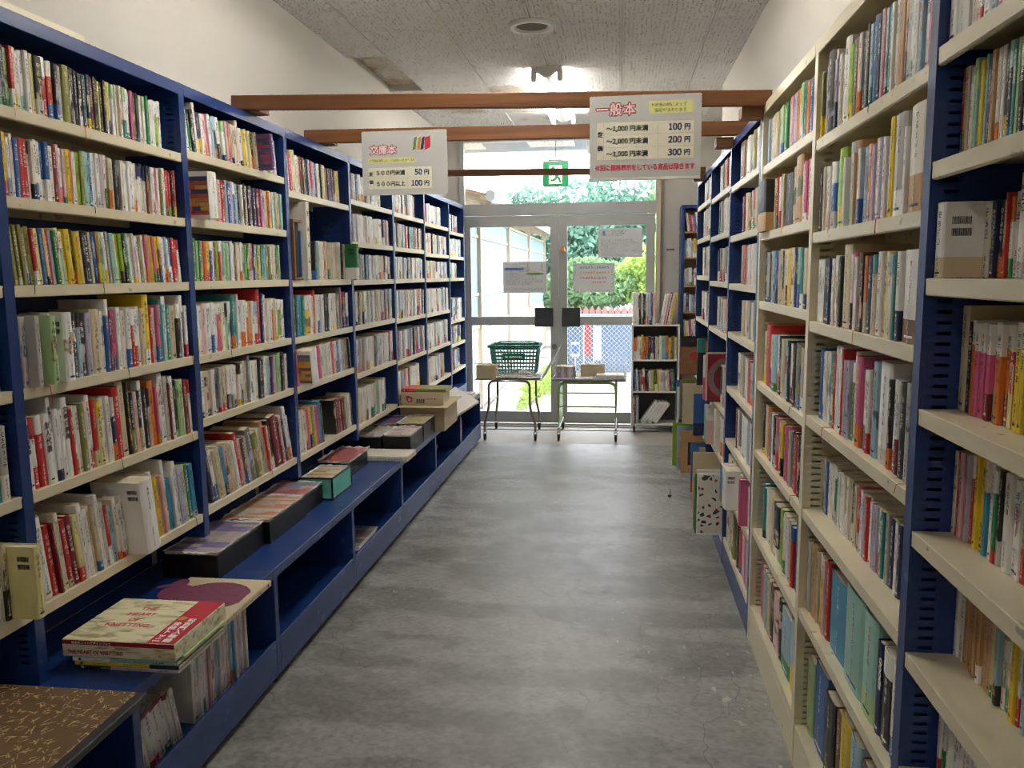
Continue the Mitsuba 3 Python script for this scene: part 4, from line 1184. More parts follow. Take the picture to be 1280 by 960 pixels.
# ------------------------------------------------------------------ large things on the left shelves
SH3 = SHELVES_L[3][1]
t = thing('wooden_frame', 'brown wooden frame standing on edge beside a tall white album', 'frame')
add('frame', cat([rbox(-1.70, -1.515, 3.735, 3.75, SH3 + 0.001, SH3 + 0.285, 0.002), rbox(-1.70, -1.515, 3.75, 3.835, SH3 + 0.271, SH3 + 0.285, 0.002), rbox(-1.70, -1.515, 3.75, 3.835, SH3 + 0.001, SH3 + 0.014, 0.002)]), 'frame_wood', t)
add('panel', rbox(-1.69, -1.530, 3.751, 3.83, SH3 + 0.016, SH3 + 0.269, 0.002), 'black_rubber', t)
t = thing('album', 'tall white album with black lettering on its spine, beside the wooden frame', 'album')
add('cover', rbox(-1.72, -1.508, 3.88, 3.922, SH3 + 0.001, SH3 + 0.376, 0.002), 'new_page_paper', t)
bits = []
for k, ch in enumerate('アルバム'):
    bits.append(moved(glyphs(ch, 0.026, 0.0006, 2)[0], (-1.5078, 3.888, SH3 + 0.31 - 0.075 * k), rotz(90) @ rotx(90)))
add('lettering', cat(bits), 'ink_black', t)
del bits
t = thing('picture_book', 'thin blue picture book between the wooden frame and the tall white album', 'book')
i_ = register_book(LETTER['B'], LETTER['N'], 0.0, LETTER['B'], 0.0, (0.7, 0.7, 0.7), 0.1, 0.012, 0.24)


def upright_book(frame, org, w, d, h, letter, foot=None, ff=0.0, head=None, hf=0.0, hard=True, style=0.1):
    s, dd = FRAME[frame]
    base = LETTER[letter]
    idx = register_book(base, LETTER[foot] if foot else base, ff if foot else 0.0, LETTER[head] if head else base, hf if head else 0.0, ink_for(base, letter), style, w, h)
    return dict(idx=idx, w=w, d=d, h=h, t=0.0024 if hard else 0.001, rec=0.003 if hard else 0.0, bulge=0.10, M=np.stack([s, dd, np.array([0, 0, 1.0])], 1), org=np.array(org, float) + np.array([0, 0, 0.0006]),
                near=0.0 if frame == 'L' else w, out=0.04, m='')


def put_book(key, b):
    v, f, uv, pv, pf = emit_book(b)
    scene[numbered('cover', key)] = mikit.ply((v, f), 'cover', uv=uv)
    add('pages', (pv, pf), 'page_paper', key)
    return key


put_book(t, upright_book('L', (XL - 0.004, 3.848, SH3), 0.013, 0.17, 0.235, 'B'))

# ------------------------------------------------------------------ large picture books standing out of the farther right shelves
def spotted(p, n, uv):
    d1, d2, w = voronoi(p.x * 25.0 + 0.5 * noise(p.x * 50.0, p.z * 50.0, 1.0), p.z * 25.0)
    on = smoothstep(0.29, 0.24, d1 * (0.65 + 1.0 * cell_rand(w * 997.0, 2.0)))
    c = mix(mix(rgb255(130, 34, 44), rgb255(40, 66, 52), dr.select(w > 0.4, 1.0, 0.0)), mix(rgb255(40, 42, 70), rgb255(196, 168, 60), dr.select(w > 0.88, 1.0, 0.0)), dr.select(w > 0.66, 1.0, 0.0))
    return mix(rgb255(226, 220, 210), c, on)


mat('spotted_print', proc(spotted), 0.4)
mat('brown_print', proc(lambda p, n, uv: mix(rgb255(132, 96, 62), rgb255(156, 116, 78), fbm(p.x * 30.0, p.y * 30.0, p.z * 30.0, 3))), 0.5)


def picture_book(label, y, x_out, z, w, d, h, letter, foot=None, ff=0.0, head=None, hf=0.0):
    key = thing('picture_book', label, 'picture book', 'large picture books standing out of the right shelves')
    put_book(key, upright_book('R', (x_out, y + w, z), w, d, h, letter, foot, ff, head, hf))
    return key, (x_out, y - 0.0004, z)


def face(x, y, z, x0, x1, z0, z1):
    return box(x + x0, x + x1, y - 0.0006, y, z + z0, z + z1)


Z0, Z1, Z2, Z1B = 0.1305, 0.4805, 0.8005, 0.5305
k, o = picture_book('white picture book spotted with small dark drawings, nearest of those jutting into the aisle', 4.345, 0.412, Z0, 0.016, 0.30, 0.335, 'W', 'm', 0.0)
add('cover_picture', face(*o, 0.006, 0.29, 0.010, 0.325), 'spotted_print', k)
picture_book('green picture book directly behind the spotted one', 4.372, 0.404, Z0, 0.010, 0.30, 0.325, 'E')
picture_book('off-white picture book behind the green one next to the spotted one', 4.39, 0.412, Z0, 0.022, 0.30, 0.342, 'w')
picture_book('olive picture book behind the spotted one, low by the floor', 4.43, 0.402, Z0, 0.010, 0.30, 0.30, 'L')
picture_book('beige picture book between the olive one and the blue one with label', 4.80, 0.428, Z0, 0.014, 0.29, 0.35, 'c')
k, o = picture_book('blue picture book with a label on its cover and a red spine foot', 5.215, 0.452, Z0, 0.016, 0.27, 0.314, 'B', 'R', 0.25)
add('label', face(*o, 0.05, 0.13, 0.245, 0.295), 'kraft_card', k)
add('cover_picture', face(*o, 0.02, 0.2, 0.05, 0.22), 'print_navy', k)
k, o = picture_book('brown picture book with a dark figure, behind the blue one', 5.72, 0.424, Z0, 0.014, 0.29, 0.30, 'd')
add('cover_picture', face(*o, 0.05, 0.20, 0.06, 0.22), 'board_dark', k)
k, o = picture_book('pale blue picture book with a reddish cover, second from the far end', 5.82, 0.405, Z0, 0.012, 0.30, 0.314, 'b')
i_ = register_sheet((150, 170, 190), (190, 120, 110), (200, 180, 160), (70, 40, 50), 0.6, 7, 0.2, 0.3)
add_sheet('cover_picture', i_, np.array(o) + [0.010, 0.0, 0.012], (0.24, 0, 0), (0, 0, 0.285), k, 0.0004)
picture_book('lime green picture book at the far end of the low shelf', 5.95, 0.382, Z0, 0.024, 0.30, 0.315, 'a')
# on the shelf at knee height
k, o = picture_book('dark red picture book with a large grey ring on its cover', 4.655, 0.486, Z2, 0.018, 0.245, 0.268, 'm')
ring = lathe([(0.085, 0.0), (0.112, 0.0), (0.112, 0.0006), (0.085, 0.0006), (0.085, 0.0)], 40)
v_, f_ = moved(ring, (o[0] + 0.118, o[1] - 0.0001, o[2] + 0.135), rotx(90))
add('printed_ring', (v_, f_), 'grey_metal', k)
add('printed_ring_edge', moved(lathe([(0.112, 0.0), (0.120, 0.0), (0.120, 0.0006), (0.112, 0.0006), (0.112, 0.0)], 40), (o[0] + 0.118, o[1] - 0.0001, o[2] + 0.135), rotx(90)), 'print_red', k)
picture_book('beige picture book just behind the dark red one with a ring', 4.70, 0.480, Z2, 0.014, 0.24, 0.275, 'c')
picture_book('pink edged white picture book, two behind the dark red one', 4.74, 0.470, Z2, 0.012, 0.22, 0.255, 'W', 'P', 0.5)
k, o = picture_book('teal picture book with a yellow panel, behind the dark red one', 5.36, 0.492, Z2, 0.020, 0.24, 0.30, 'T', 'K', 0.7)
add('cover_picture', face(*o, 0.05, 0.2, 0.22, 0.285), 'print_orange', k)
k, o = picture_book('brown kraft picture book with a black head and a red dot', 5.90, 0.424, Z2, 0.016, 0.30, 0.275, 'n', head='K', hf=0.28)
add('cover_picture', face(*o, 0.005, 0.29, 0.008, 0.20), 'brown_print', k)
add('printed_dot', moved(lathe([(0.0, 0.0), (0.030, 0.0), (0.030, 0.0006), (0.0, 0.0006)], 30), (o[0] + 0.10, o[1] - 0.0006, o[2] + 0.135), rotx(90)), 'print_red', k)
# on the shelf below it
k, o = picture_book('blue picture book with a black panel at the far end of its shelf', 5.98, 0.405, Z1, 0.022, 0.28, 0.27, 'B')
add('cover_picture', face(*o, 0.010, 0.2, 0.10, 0.2), 'board_dark', k)
picture_book('white picture book beside the blue one with a black panel', 5.94, 0.410, Z1, 0.014, 0.28, 0.23, 'W')
picture_book('olive yellow picture book on the shelf under the kraft one', 5.90, 0.425, Z1, 0.016, 0.28, 0.285, 'L')
picture_book('navy picture book on the shelf under the kraft one', 5.80, 0.432, Z1, 0.012, 0.28, 0.265, 'N')
picture_book('beige picture book on the shelf under the kraft one', 5.72, 0.432, Z1, 0.020, 0.28, 0.28, 'c')
k, o = picture_book('wide blue picture book under the teal one with a yellow panel', 5.30, 0.470, Z1, 0.016, 0.26, 0.27, 'B', 'N', 0.3)
picture_book('white picture book with pink streaks below the dark red one', 4.80, 0.500, Z1B, 0.020, 0.23, 0.232, 'W', 'p', 0.6)
picture_book('pale teal picture book below the dark red one', 4.86, 0.494, Z1B, 0.012, 0.23, 0.225, 't')
picture_book('thick off-white picture book below the dark red one, next to the upright', 4.60, 0.525, Z1B, 0.050, 0.20, 0.234, 'w')

# ------------------------------------------------------------------ things on the low counter along the left wall
CT = 0.4460
def tray(label, x0, x1, y0, y1, h, body='black_plastic', sheet=None, sheet_label=None, edge=False):
    t = thing('magazine_tray' if not edge else 'storage_box', label, 'tray' if not edge else 'box', 'boxes of magazines on the left counter')
    r = rbox
    th = 0.006
    add('body', cat([r(x0, x1, y0, y0 + th, CT, CT + h, 0.002), r(x0, x1, y1 - th, y1, CT, CT + h, 0.002), r(x0, x0 + th, y0 + th, y1 - th, CT, CT + h, 0.002), r(x1 - th, x1, y0 + th, y1 - th, CT, CT + h, 0.002),
                     box(x0 + th, x1 - th, y0 + th, y1 - th, CT, CT + 0.004)]), body, t)
    if edge:
        e = 0.007
        add('edging', cat([r(a - e / 2, a + e / 2, b - e / 2, b + e / 2, CT, CT + h + 0.001, 0.001) for a in (x0, x1) for b in (y0, y1)] + [r(x0 - e / 2, x1 + e / 2, b - e / 2, b + e / 2, zz - e, zz, 0.001) for b in (y0, y1) for zz in (CT + 0.0075, CT + h + 0.002)]
                          + [r(a - e / 2, a + e / 2, y0, y1, zz - e, zz, 0.001) for a in (x0, x1) for zz in (CT + 0.0075, CT + h + 0.002)]), 'black_plastic', t)
    return t


def magazine(label, sheet, x0, x1, y0, y1, z0, th, seed, group='wrapped magazines in the counter boxes', crumple=0.004):
    """A pile of printed sheets in a clear wrapper with a crumpled rim."""
    t = thing('wrapped_magazine', label, 'magazine', group)
    add('pages', rbox(x0 + 0.006, x1 - 0.006, y0 + 0.006, y1 - 0.006, z0, z0 + th - 0.0015, 0.001), 'new_page_paper', t)
    add_sheet('front_page', sheet, (x0 + 0.006, y0 + 0.006, z0 + th - 0.0014), (x1 - x0 - 0.012, 0, 0), (0, y1 - y0 - 0.012, 0), t, 0.001, 'glossy_sheet')
    r = random.Random(seed)
    ring = [(x0, y0), (x1, y0), (x1, y1), (x0, y1)]
    pts = []
    for a in range(4):
        p, q = np.array(ring[a]), np.array(ring[(a + 1) % 4])
        for u in np.linspace(0, 1, 14, endpoint=False):
            pts.append([*(p + (q - p) * u), 0])
    pts = np.array(pts)
    c = np.array([(x0 + x1) / 2, (y0 + y1) / 2, 0])
    n = len(pts)
    inner = c + (pts - c) * 0.93 + [0, 0, z0 + th + 0.0006]
    outer = pts + np.array([[r.uniform(-crumple, crumple), r.uniform(-crumple, crumple), z0 + th - 0.001 + r.uniform(-0.0005, 2 * crumple)] for _ in range(n)])
    v = np.vstack([inner, outer])
    f = np.array([[i, n + i, n + (i + 1) % n] for i in range(n)] + [[i, n + (i + 1) % n, (i + 1) % n] for i in range(n)])
    add('wrapper_rim', (v, f), 'white_plastic', t)
    return t


S_ = register_sheet
tray('near black tray on the left counter, with a purple printed sheet', -1.63, -1.420, 2.665, 3.050, 0.088)
magazine('wrapped magazine with purple printing, in the near black tray', S_((176, 166, 170), (112, 104, 160), (122, 112, 168), (50, 50, 60), 0.62, 12, 0.2, 0.37), -1.628, -1.418, 2.663, 3.052, CT + 0.0885, 0.008, 1)
tray('second black tray from the near end of the left counter', -1.615, -1.400, 3.065, 3.445, 0.090)
magazine('wrapped magazine with orange and white stripes, in the second black tray', S_((206, 198, 186), (206, 120, 80), (196, 170, 150), (60, 50, 50), 0.5, 16, 0.2, 0.37), -1.613, -1.398, 3.063, 3.447, CT + 0.0905, 0.008, 2)
tray('third black tray, between the striped magazine and the teal box', -1.620, -1.412, 3.455, 3.700, 0.086)
magazine('wrapped magazine with blue, red and yellow stripes before the teal box', S_((190, 190, 170), (110, 150, 190), (200, 70, 80), (80, 80, 60), 0.85, 7, 0.2, 0.24), -1.618, -1.410, 3.453, 3.702, CT + 0.0865, 0.008, 3)
tray('teal fabric box with black edging on the left counter', -1.535, -1.372, 3.722, 4.005, 0.108, 'teal_card', edge=True)
magazine('wrapped magazine with yellow and pink stripes in the teal box', S_((196, 186, 170), (220, 200, 80), (180, 130, 130), (70, 60, 60), 0.6, 9, 0.16, 0.28), -1.529, -1.378, 3.728, 3.999, CT + 0.098, 0.008, 4)
tray('black tray under the pink printed sheet on the left counter', -1.600, -1.440, 4.150, 4.500, 0.082)
magazine('wrapped magazine with a pinkish red page, beyond the teal box', S_((204, 176, 168), (196, 92, 92), (186, 100, 104), (110, 40, 44), 0.95, 8, 0.18, 0.38), -1.606, -1.424, 4.135, 4.520, CT + 0.0825, 0.008, 5, crumple=0.007)
t = thing('large_book', 'thick white bound magazine lying across the counter beyond the pink sheet', 'book')
put_book(t, {**upright_book('F', (0, 0, 0), 0.030, 0.21, 0.30, 'w', hard=False), 'M': np.array([[0, 0, 1.0], [0, 1.0, 0], [-1.0, 0, 0]]) @ np.eye(3), 'org': np.array([-1.518, 4.555, CT + 0.0305])})
tray('front right black tray of the group of four on the counter', -1.435, -1.262, 4.800, 5.125, 0.098)
magazine('wrapped magazine with swirling red lettering on white, front right tray of four', S_((214, 206, 206), (190, 170, 180), (206, 150, 150), (150, 50, 60), 0.3, 10, 0.17, 0.32), -1.433, -1.260, 4.798, 5.127, CT + 0.0985, 0.008, 6)
tray('far right black tray of the group of four on the counter', -1.440, -1.262, 5.140, 5.470, 0.112)
magazine('wrapped magazine with yellowish page, far right tray of four', S_((198, 190, 160), (206, 190, 120), (180, 160, 120), (80, 70, 50), 0.55, 8, 0.17, 0.33), -1.438, -1.260, 5.138, 5.472, CT + 0.1125, 0.008, 7)
tray('front left black tray of the group of four on the counter', -1.625, -1.448, 4.800, 5.125, 0.092)
magazine('wrapped magazine with a pale page, front left tray of four', S_((200, 196, 190), (160, 150, 150), (190, 180, 170), (80, 80, 80), 0.4, 8, 0.17, 0.32), -1.623, -1.446, 4.798, 5.127, CT + 0.0925, 0.008, 8)
tray('far left black tray of the group of four on the counter', -1.630, -1.453, 5.140, 5.470, 0.104)
magazine('wrapped magazine with blue and red pictures, far left tray of four', S_((120, 130, 170), (150, 70, 80), (90, 110, 160), (40, 50, 90), 0.8, 8, 0.17, 0.32), -1.628, -1.451, 5.138, 5.472, CT + 0.1045, 0.008, 9)
t = thing('cardboard_box', 'flat opened cardboard box carrying a large cream book', 'box')
add('body', cat([rbox(-1.515, -1.20, 5.50, 5.512, CT, 0.618, 0.002), rbox(-1.515, -1.20, 5.94, 5.952, CT, 0.618, 0.002), rbox(-1.515, -1.503, 5.512, 5.94, CT, 0.618, 0.002), rbox(-1.212, -1.20, 5.512, 5.94, CT, 0.618, 0.002)]), 'kraft_card', t)
add('flap', rbox(-1.518, -1.165, 5.42, 5.955, 0.619, 0.625, 0.002), 'kraft_card', t)
t = thing('large_book', 'large cream book lying on the cardboard box with red and black print', 'book')
put_book(t, {**upright_book('F', (0, 0, 0), 0.088, 0.23, 0.30, 'c', hard=True), 'M': np.array([[0, 0, 1.0], [0, 1.0, 0], [-1.0, 0, 0]]), 'org': np.array([-1.510, 5.52, 0.7145])})
add('printed_mark', cat([moved(lathe([(0.012, 0), (0.022, 0), (0.022, 0.0006), (0.012, 0.0006), (0.012, 0)], 20), (-1.45, 5.5188, 0.665), rotx(90)), box(-1.475, -1.455, 5.518, 5.519, 0.672, 0.690)]), 'ink_red', t)
add('printed_line', cat([box(-1.40 + 0.016 * q, -1.392 + 0.016 * q, 5.518, 5.519, 0.640, 0.668) for q in range(4)]), 'ink_black', t)
t = thing('large_book', 'green and red covered book lying on top of the cream one', 'book')
put_book(t, {**upright_book('F', (0, 0, 0), 0.020, 0.22, 0.32, 'L', 'R', 0.3, hard=True), 'M': np.array([[0, 0, 1.0], [0, 1.0, 0], [-1.0, 0, 0]]), 'org': np.array([-1.512, 5.535, 0.7352])})
t = thing('cardboard_box', 'small brown cardboard box at the counter edge under the tilted white book', 'box')
add('body', rbox(-1.50, -1.345, 6.20, 6.46, CT, 0.545, 0.003), 'kraft_card', t)
t = thing('large_book', 'white book lying tilted and sticking out over the counter edge', 'book')
M_ = rotx(30) @ rotz(-40) @ np.array([[0, 0, 1.0], [0, 1.0, 0], [-1.0, 0, 0]])
put_book(t, {**upright_book('F', (0, 0, 0), 0.016, 0.22, 0.28, 'W', hard=True), 'M': M_, 'org': np.array([-1.245, 6.15, 0.556]) - M_ @ np.array([0.008, 0.11, 0.14])})
for q, (y_, l_) in enumerate([(6.50, 'red and white magazine pile nearest the far end of the counter'), (6.85, 'pink and white magazine pile at the far end of the counter')]):
    t = thing('magazine_pile', l_, 'magazines')
    for m_ in range(3):
        i_ = S_((220, 214, 216), (206, 120, 150), (180, 190, 210), (90, 60, 80), 0.5, 9, 0.22, 0.28)
        z_ = CT + 0.0145 * m_
        dx_ = 0.012 * ((m_ * 7 + q) % 3)
        add('magazine', rbox(-1.53 + dx_, -1.275 + dx_, y_ + 0.01 * m_, y_ + 0.29 + 0.01 * m_, z_, z_ + 0.0135, 0.002), 'new_page_paper', t)
        if m_ == 2:
            add_sheet('front_page', i_, (-1.53 + dx_ + 0.003, y_ + 0.023, z_ + 0.0136), (0.249, 0, 0), (0, 0.284, 0), t, 0.0006, 'glossy_sheet')

# near end of the counter: board, knitting book and the purple picture book
t = thing('calligraphy_board', 'brown board covered with pale brush calligraphy at the near end of the counter', 'board')
add('top', rbox(-1.62, -1.222, 1.24, 1.845, 0.4605, 0.468, 0.002), 'calligraphy_print', t)
add('edge', cat([rbox(-1.222, -1.194, 1.24, 1.846, CT, 0.468, 0.003), rbox(-1.62, -1.222, 1.24, 1.845, CT, 0.4603, 0.002)]), 'board_dark', t)
FLAT = np.array([[0, 0, 1.0], [0, 1.0, 0], [-1.0, 0, 0]])
zz = CT
for lab, th, letter, foot, ff, head, hf, dx, dy, wid, dep in [
        ('lavender and black spined book at the bottom of the stack under the knitting book', 0.010, 'v', 'K', 0.34, None, 0, 0.010, 0.012, 0.305, 0.26),
        ('yellow and black spined book in the stack under the knitting book', 0.012, 'Y', None, 0, 'K', 0.28, 0.008, 0.012, 0.308, 0.26),
        ('pale teal and white spined book directly under the knitting book', 0.011, 't', 'W', 0.36, None, 0, 0.004, 0.010, 0.310, 0.26)]:
    t = thing('large_book', lab, 'book', 'books stacked under the knitting book')
    # head of the spine is towards the right end
    put_book(t, {**upright_book('F', (0, 0, 0), th, dep, wid, letter, foot, ff, head, hf, hard=False), 'M': FLAT @ np.diag([1.0, 1.0, 1.0]), 'org': np.array([-1.505 + dx, 1.975 + dy, zz + th])})
    zz += th + 0.0006
t = thing('large_book', 'pale green book lying under the right end of the knitting book', 'book')
put_book(t, {**upright_book('F', (0, 0, 0), 0.006, 0.22, 0.28, 'e', hard=False), 'M': FLAT, 'org': np.array([-1.462, 2.01, zz + 0.0065])})
zz += 0.0072
t = thing('knitting_book', 'thick marbled book titled THE HEART OF KNITTING with a red corner panel', 'book')
kx0, kx1, ky0, ky1, kz0, kz1 = -1.520, -1.188, 1.972, 2.262, zz, zz + 0.050
add('cover', rbox(kx0, kx1, ky0, ky1, kz0, kz1, 0.002), 'marble_paper', t)
add('corner_panel', box(kx1 - 0.082, kx1 - 0.0015, ky0 + 0.0015, ky1 - 0.0015, kz1 + 0.0001, kz1 + 0.0007), 'print_red', t, label='red panel with white lettering')
add('spine_band', box(kx0 + 0.002, kx1 - 0.002, ky0 - 0.0007, ky0 - 0.0001, kz1 - 0.014, kz1 - 0.002), 'ink_deep_red', t)
g, wd = glyphs('THE HEART OF KNITTING', 0.0135, 0.0006, 2, 'latin')
sc = 0.165 / wd
add('spine_title', moved((g[0] * np.array([sc, 1, 1]), g[1]), (kx0 + 0.016, ky0 - 0.0002, kz0 + 0.010), rotx(90)), 'ink_deep_red', t)
bits = []
for q, (w_, dy_) in enumerate((('THE', 0.20), ('HEART', 0.16), ('OF', 0.12), ('KNITTING', 0.085))):
    g, wd = glyphs(w_, 0.026, 0.0006, 1, 'latin')
    s_ = min(1.0, 0.15 / wd)
    add('title_word', moved((g[0] * np.array([s_, 1, 1]), g[1]), (kx0 + 0.130 - wd * s_ / 2, ky0 + dy_ + 0.01, kz1 + 0.0001)), 'ink_red', t)
bits = [moved(glyphs(ch, 0.024, 0.0005, 2)[0], (kx1 - 0.074 + 0.030 * c_, ky0 + 0.012 + 0.026 * q, kz1 + 0.0007)) for c_, w_ in enumerate(('ニット技法', '編物入門百科')) for q, ch in enumerate(w_)]
add('panel_lettering', cat(bits), 'ink_white', t)
add('panel_mark', moved(lathe([(0.0, 0.0), (0.013, 0.0), (0.013, 0.0005), (0.0, 0.0005)], 20), (kx1 - 0.066, ky0 + 0.162, kz1 + 0.0008)), 'print_orange', t)
g, wd = glyphs('毛糸のニットデザインブック', 0.009, 0.0005, 1)
add('band_lettering', moved(g, (kx0 + 0.03, ky0 - 0.0007, kz1 - 0.0115), rotx(90)), 'ink_white', t)

t = thing('picture_book', 'cream picture book with a maroon animal shape lying beside the knitting book', 'picture book')
px0, px1, py0, py1 = -1.588, -1.205, 2.335, 2.630
put_book(t, {**upright_book('F', (0, 0, 0), 0.020, 0.30, 0.38, 'c'), 'M': np.array([[0, -1.0, 0], [0, 0, 1.0], [-1.0, 0, 0]]) @ np.array([[0, 0, 1.0], [0, 1.0, 0], [-1.0, 0, 0]]) if False else np.array([[0, -1.0, 0], [0, 0, -1.0], [1.0, 0, 0]]), 'org': np.array([px1, py1, CT + 0.0004])})
from shapely.geometry import Point, Polygon as _P
from shapely import affinity as _aff
shape_ = _aff.scale(Point(0.235, 0.135).buffer(0.1, 24), 1.30, 1.18).union(_aff.rotate(_aff.scale(Point(0.105, 0.15).buffer(0.06, 16), 1.0, 1.15), 20)).union(_aff.scale(Point(0.075, 0.225).buffer(0.028, 12), 1.0, 1.6)).union(
    _aff.rotate(_aff.scale(Point(0.035, 0.20).buffer(0.016, 12), 1.7, 0.8), 30)).intersection(_P([(0.004, 0.006), (0.355, 0.006), (0.355, 0.288), (0.004, 0.288)]))
gs = [tm(trimesh.creation.extrude_polygon(q, 0.0005, engine='earcut')) for q in getattr(shape_, 'geoms', [shape_])]
add('printed_animal', moved(cat(gs), (px0 + 0.004, py0 + 0.004, CT + 0.0208)), 'maroon_print', t)

# ------------------------------------------------------------------ what stands in the low openings of the counter
XC = XB - 0.040
shelf_books('comic_book', 'comic', 'low opening below the knitting book', 'white comics in the low opening', 'L', (XC, 1.985, 0.132), 0.205, 'W~m+W~m+W~m+W~m+W~mW', 0.186, 0.125, 0.004, 13, 0.003, False)
shelf_books('comic_book', 'comic', 'low opening, beside the leaning comics', 'white comics in the low opening', 'L', (XC, 2.265, 0.132), 0.085, 'W+WWW', 0.205, 0.135, 0.0, 0, 0.004, False)
shelf_books('thin_magazine', 'magazine', 'low opening under the animal picture book', 'thin magazines in the low opening', 'L', (XC, 2.365, 0.132), 0.270, 'pWvbWpWvWbCWvpWgW', 0.228, 0.17, 0.0, 0, 0.003, False)
shelf_books('thin_magazine', 'magazine', 'low opening under the teal box', 'thin magazines under the teal box', 'L', (XC, 3.748, 0.132), 0.055, 'cWp', 0.238, 0.17, 0.0, 5, 0.002, False)
for q in range(3):
    t = thing('magazine_pile', ['grey magazine at the bottom of the pile lying under the teal box', 'red and grey magazine lying under the teal box', 'top magazine with red lettering lying under the teal box'][q], 'magazine')
    i_ = S_((150, 150, 150), (190, 60, 70), (90, 100, 110), (60, 50, 50), 0.6, 8, 0.2, 0.28)
    z_ = 0.1325 + 0.008 * q
    add('pages', rbox(-1.56, -1.312, 3.90 + 0.02 * q, 4.20 + 0.02 * q, z_, z_ + 0.0068, 0.001), 'new_page_paper', t)
    add_sheet('front_page', i_, (-1.555, 3.905 + 0.02 * q, z_ + 0.0069), (0.24, 0, 0), (0, 0.29, 0), t, 0.0006, 'glossy_sheet')
lx = ['lowest', 'second', 'third', 'fourth', 'topmost']
for q in range(5):
    t = thing('lying_book', f'beige book lying flat with its page edges outward, {lx[q]} of five below the black trays', 'book', 'books lying flat below the black trays')
    b_ = upright_book('F', (0, 0, 0), 0.032, 0.15, 0.21, 'c', hard=True)
    put_book(t, {**b_, 'M': np.array([[0, -1.0, 0], [0, 0, 1.0], [-1.0, 0, 0]]), 'org': np.array([-1.445 + 0.006 * (q % 2), 4.715 + 0.215 + 0.012 * q, 0.1325 + 0.0335 * (q + 1)])})
for q in range(4):
    t = thing('lying_book', f'{["dark blue", "beige", "brown", "white"][q]} book lying flat in the opening under the cardboard box', 'book', 'books lying flat under the cardboard box')
    b_ = upright_book('F', (0, 0, 0), 0.028, 0.15, 0.22, 'Ncnw'[q], hard=True)
    put_book(t, {**b_, 'M': np.array([[0, -1.0, 0], [0, 0, 1.0], [-1.0, 0, 0]]), 'org': np.array([-1.44 + 0.004 * q, 5.60 + 0.22 + 0.23 * (q % 2), 0.1325 + 0.029 * (q // 2 + 1)])})
shelf_books('paperback_book', 'paperback', 'low opening under tilted white book', 'books in the low opening under the tilted white book', 'L', (XC, 6.46, 0.132), 0.26, 'cwcLcwgcn', 0.20, 0.14, 0.0, 4, 0.005, True)

# ------------------------------------------------------------------ lettering on two thick spines of the near right shelves
# ------------------------------------------------------------------ white wheeled bookshelf by the doors, blue bookcase behind it
t = thing('wheeled_bookshelf', 'small white bookshelf on casters standing before the right door', 'bookshelf')
wx0, wx1, wy0, wy1 = 0.112, 0.560, 7.870, 8.130
add('side', rbox(wx0, wx0 + 0.016, wy0, wy1, 0.060, 1.020, 0.002), 'white_paint', t)
add('side', rbox(wx1 - 0.016, wx1, wy0, wy1, 0.060, 1.020, 0.002), 'white_paint', t)
for z_ in (0.085, 0.402, 0.705):
    add('shelf', rbox(wx0 + 0.0165, wx1 - 0.0165, wy0, wy1 - 0.006, z_ - 0.016, z_, 0.002), 'white_paint', t)
add('top', rbox(wx0, wx1, wy0, wy1, 1.0205, 1.036, 0.002), 'white_paint', t)
add('back', box(wx0 + 0.017, wx1 - 0.017, wy1 - 0.005, wy1 - 0.001, 0.07, 1.019), 'grey_back', t)
for a in (wx0 + 0.03, wx1 - 0.05):
    for b_ in (wy0 + 0.03, wy1 - 0.03):
        k = add('caster', moved(tm(trimesh.creation.cylinder(0.026, 0.018, sections=18)), (a, b_, 0.0265), roty(90)), 'black_rubber', t, smooth=40)
        add('fork', box(a - 0.012, a + 0.012, b_ - 0.004, b_ + 0.004, 0.027, 0.0685), 'grey_metal', k)
WB = 'books on the small white wheeled bookshelf'
shelf_books('hardcover_book', 'book', 'top compartment of wheeled bookshelf', WB, 'F', (wx0 + 0.019, wy0 + 0.012, 0.705), 0.405, 'O/W+WWY/ORO/T+KV/W+K-wcWtbO/BYnLc', 0.215, 0.16, 0.0, 0, 0.014)
shelf_books('hardcover_book', 'book', 'middle compartment of wheeled bookshelf', WB, 'F', (wx0 + 0.032, wy0 + 0.012, 0.402), 0.385, 'BWKGR/WR~WKKWcaK/WYwWgWpmTN', 0.195, 0.16, 0.0, 3, 0.014)
shelf_books('thin_magazine', 'magazine', 'bottom compartment of wheeled bookshelf', WB, 'F', (wx0 + 0.019, wy0 + 0.012, 0.085), 0.052, 'Wmvb', 0.255, 0.18, 0.0, 0, 0.004, False)
shelf_books('hardcover_book', 'book', 'leaning, bottom compartment of wheeled bookshelf', WB, 'F', (wx0 + 0.080, wy0 + 0.012, 0.085), 0.160, 'W+WWW+', 0.232, 0.16, 0.0, -34, 0.012, False)
shelf_books('thin_magazine', 'magazine', 'upright on top of wheeled bookshelf', 'magazines on top of the white bookshelf', 'F', (wx0 + 0.008, wy0 + 0.012, 1.0365), 0.215, 'W+++WKKW-WKK+WWbWBRWp', 0.292, 0.2, 0.0, 1, 0.012, False)
shelf_books('thin_magazine', 'magazine', 'leaning on top of wheeled bookshelf', 'magazines on top of the white bookshelf', 'F', (wx0 + 0.262, wy0 + 0.012, 1.0365), 0.105, 'WWWRWmWpYY', 0.292, 0.2, 0.0, -11, 0.010, False)

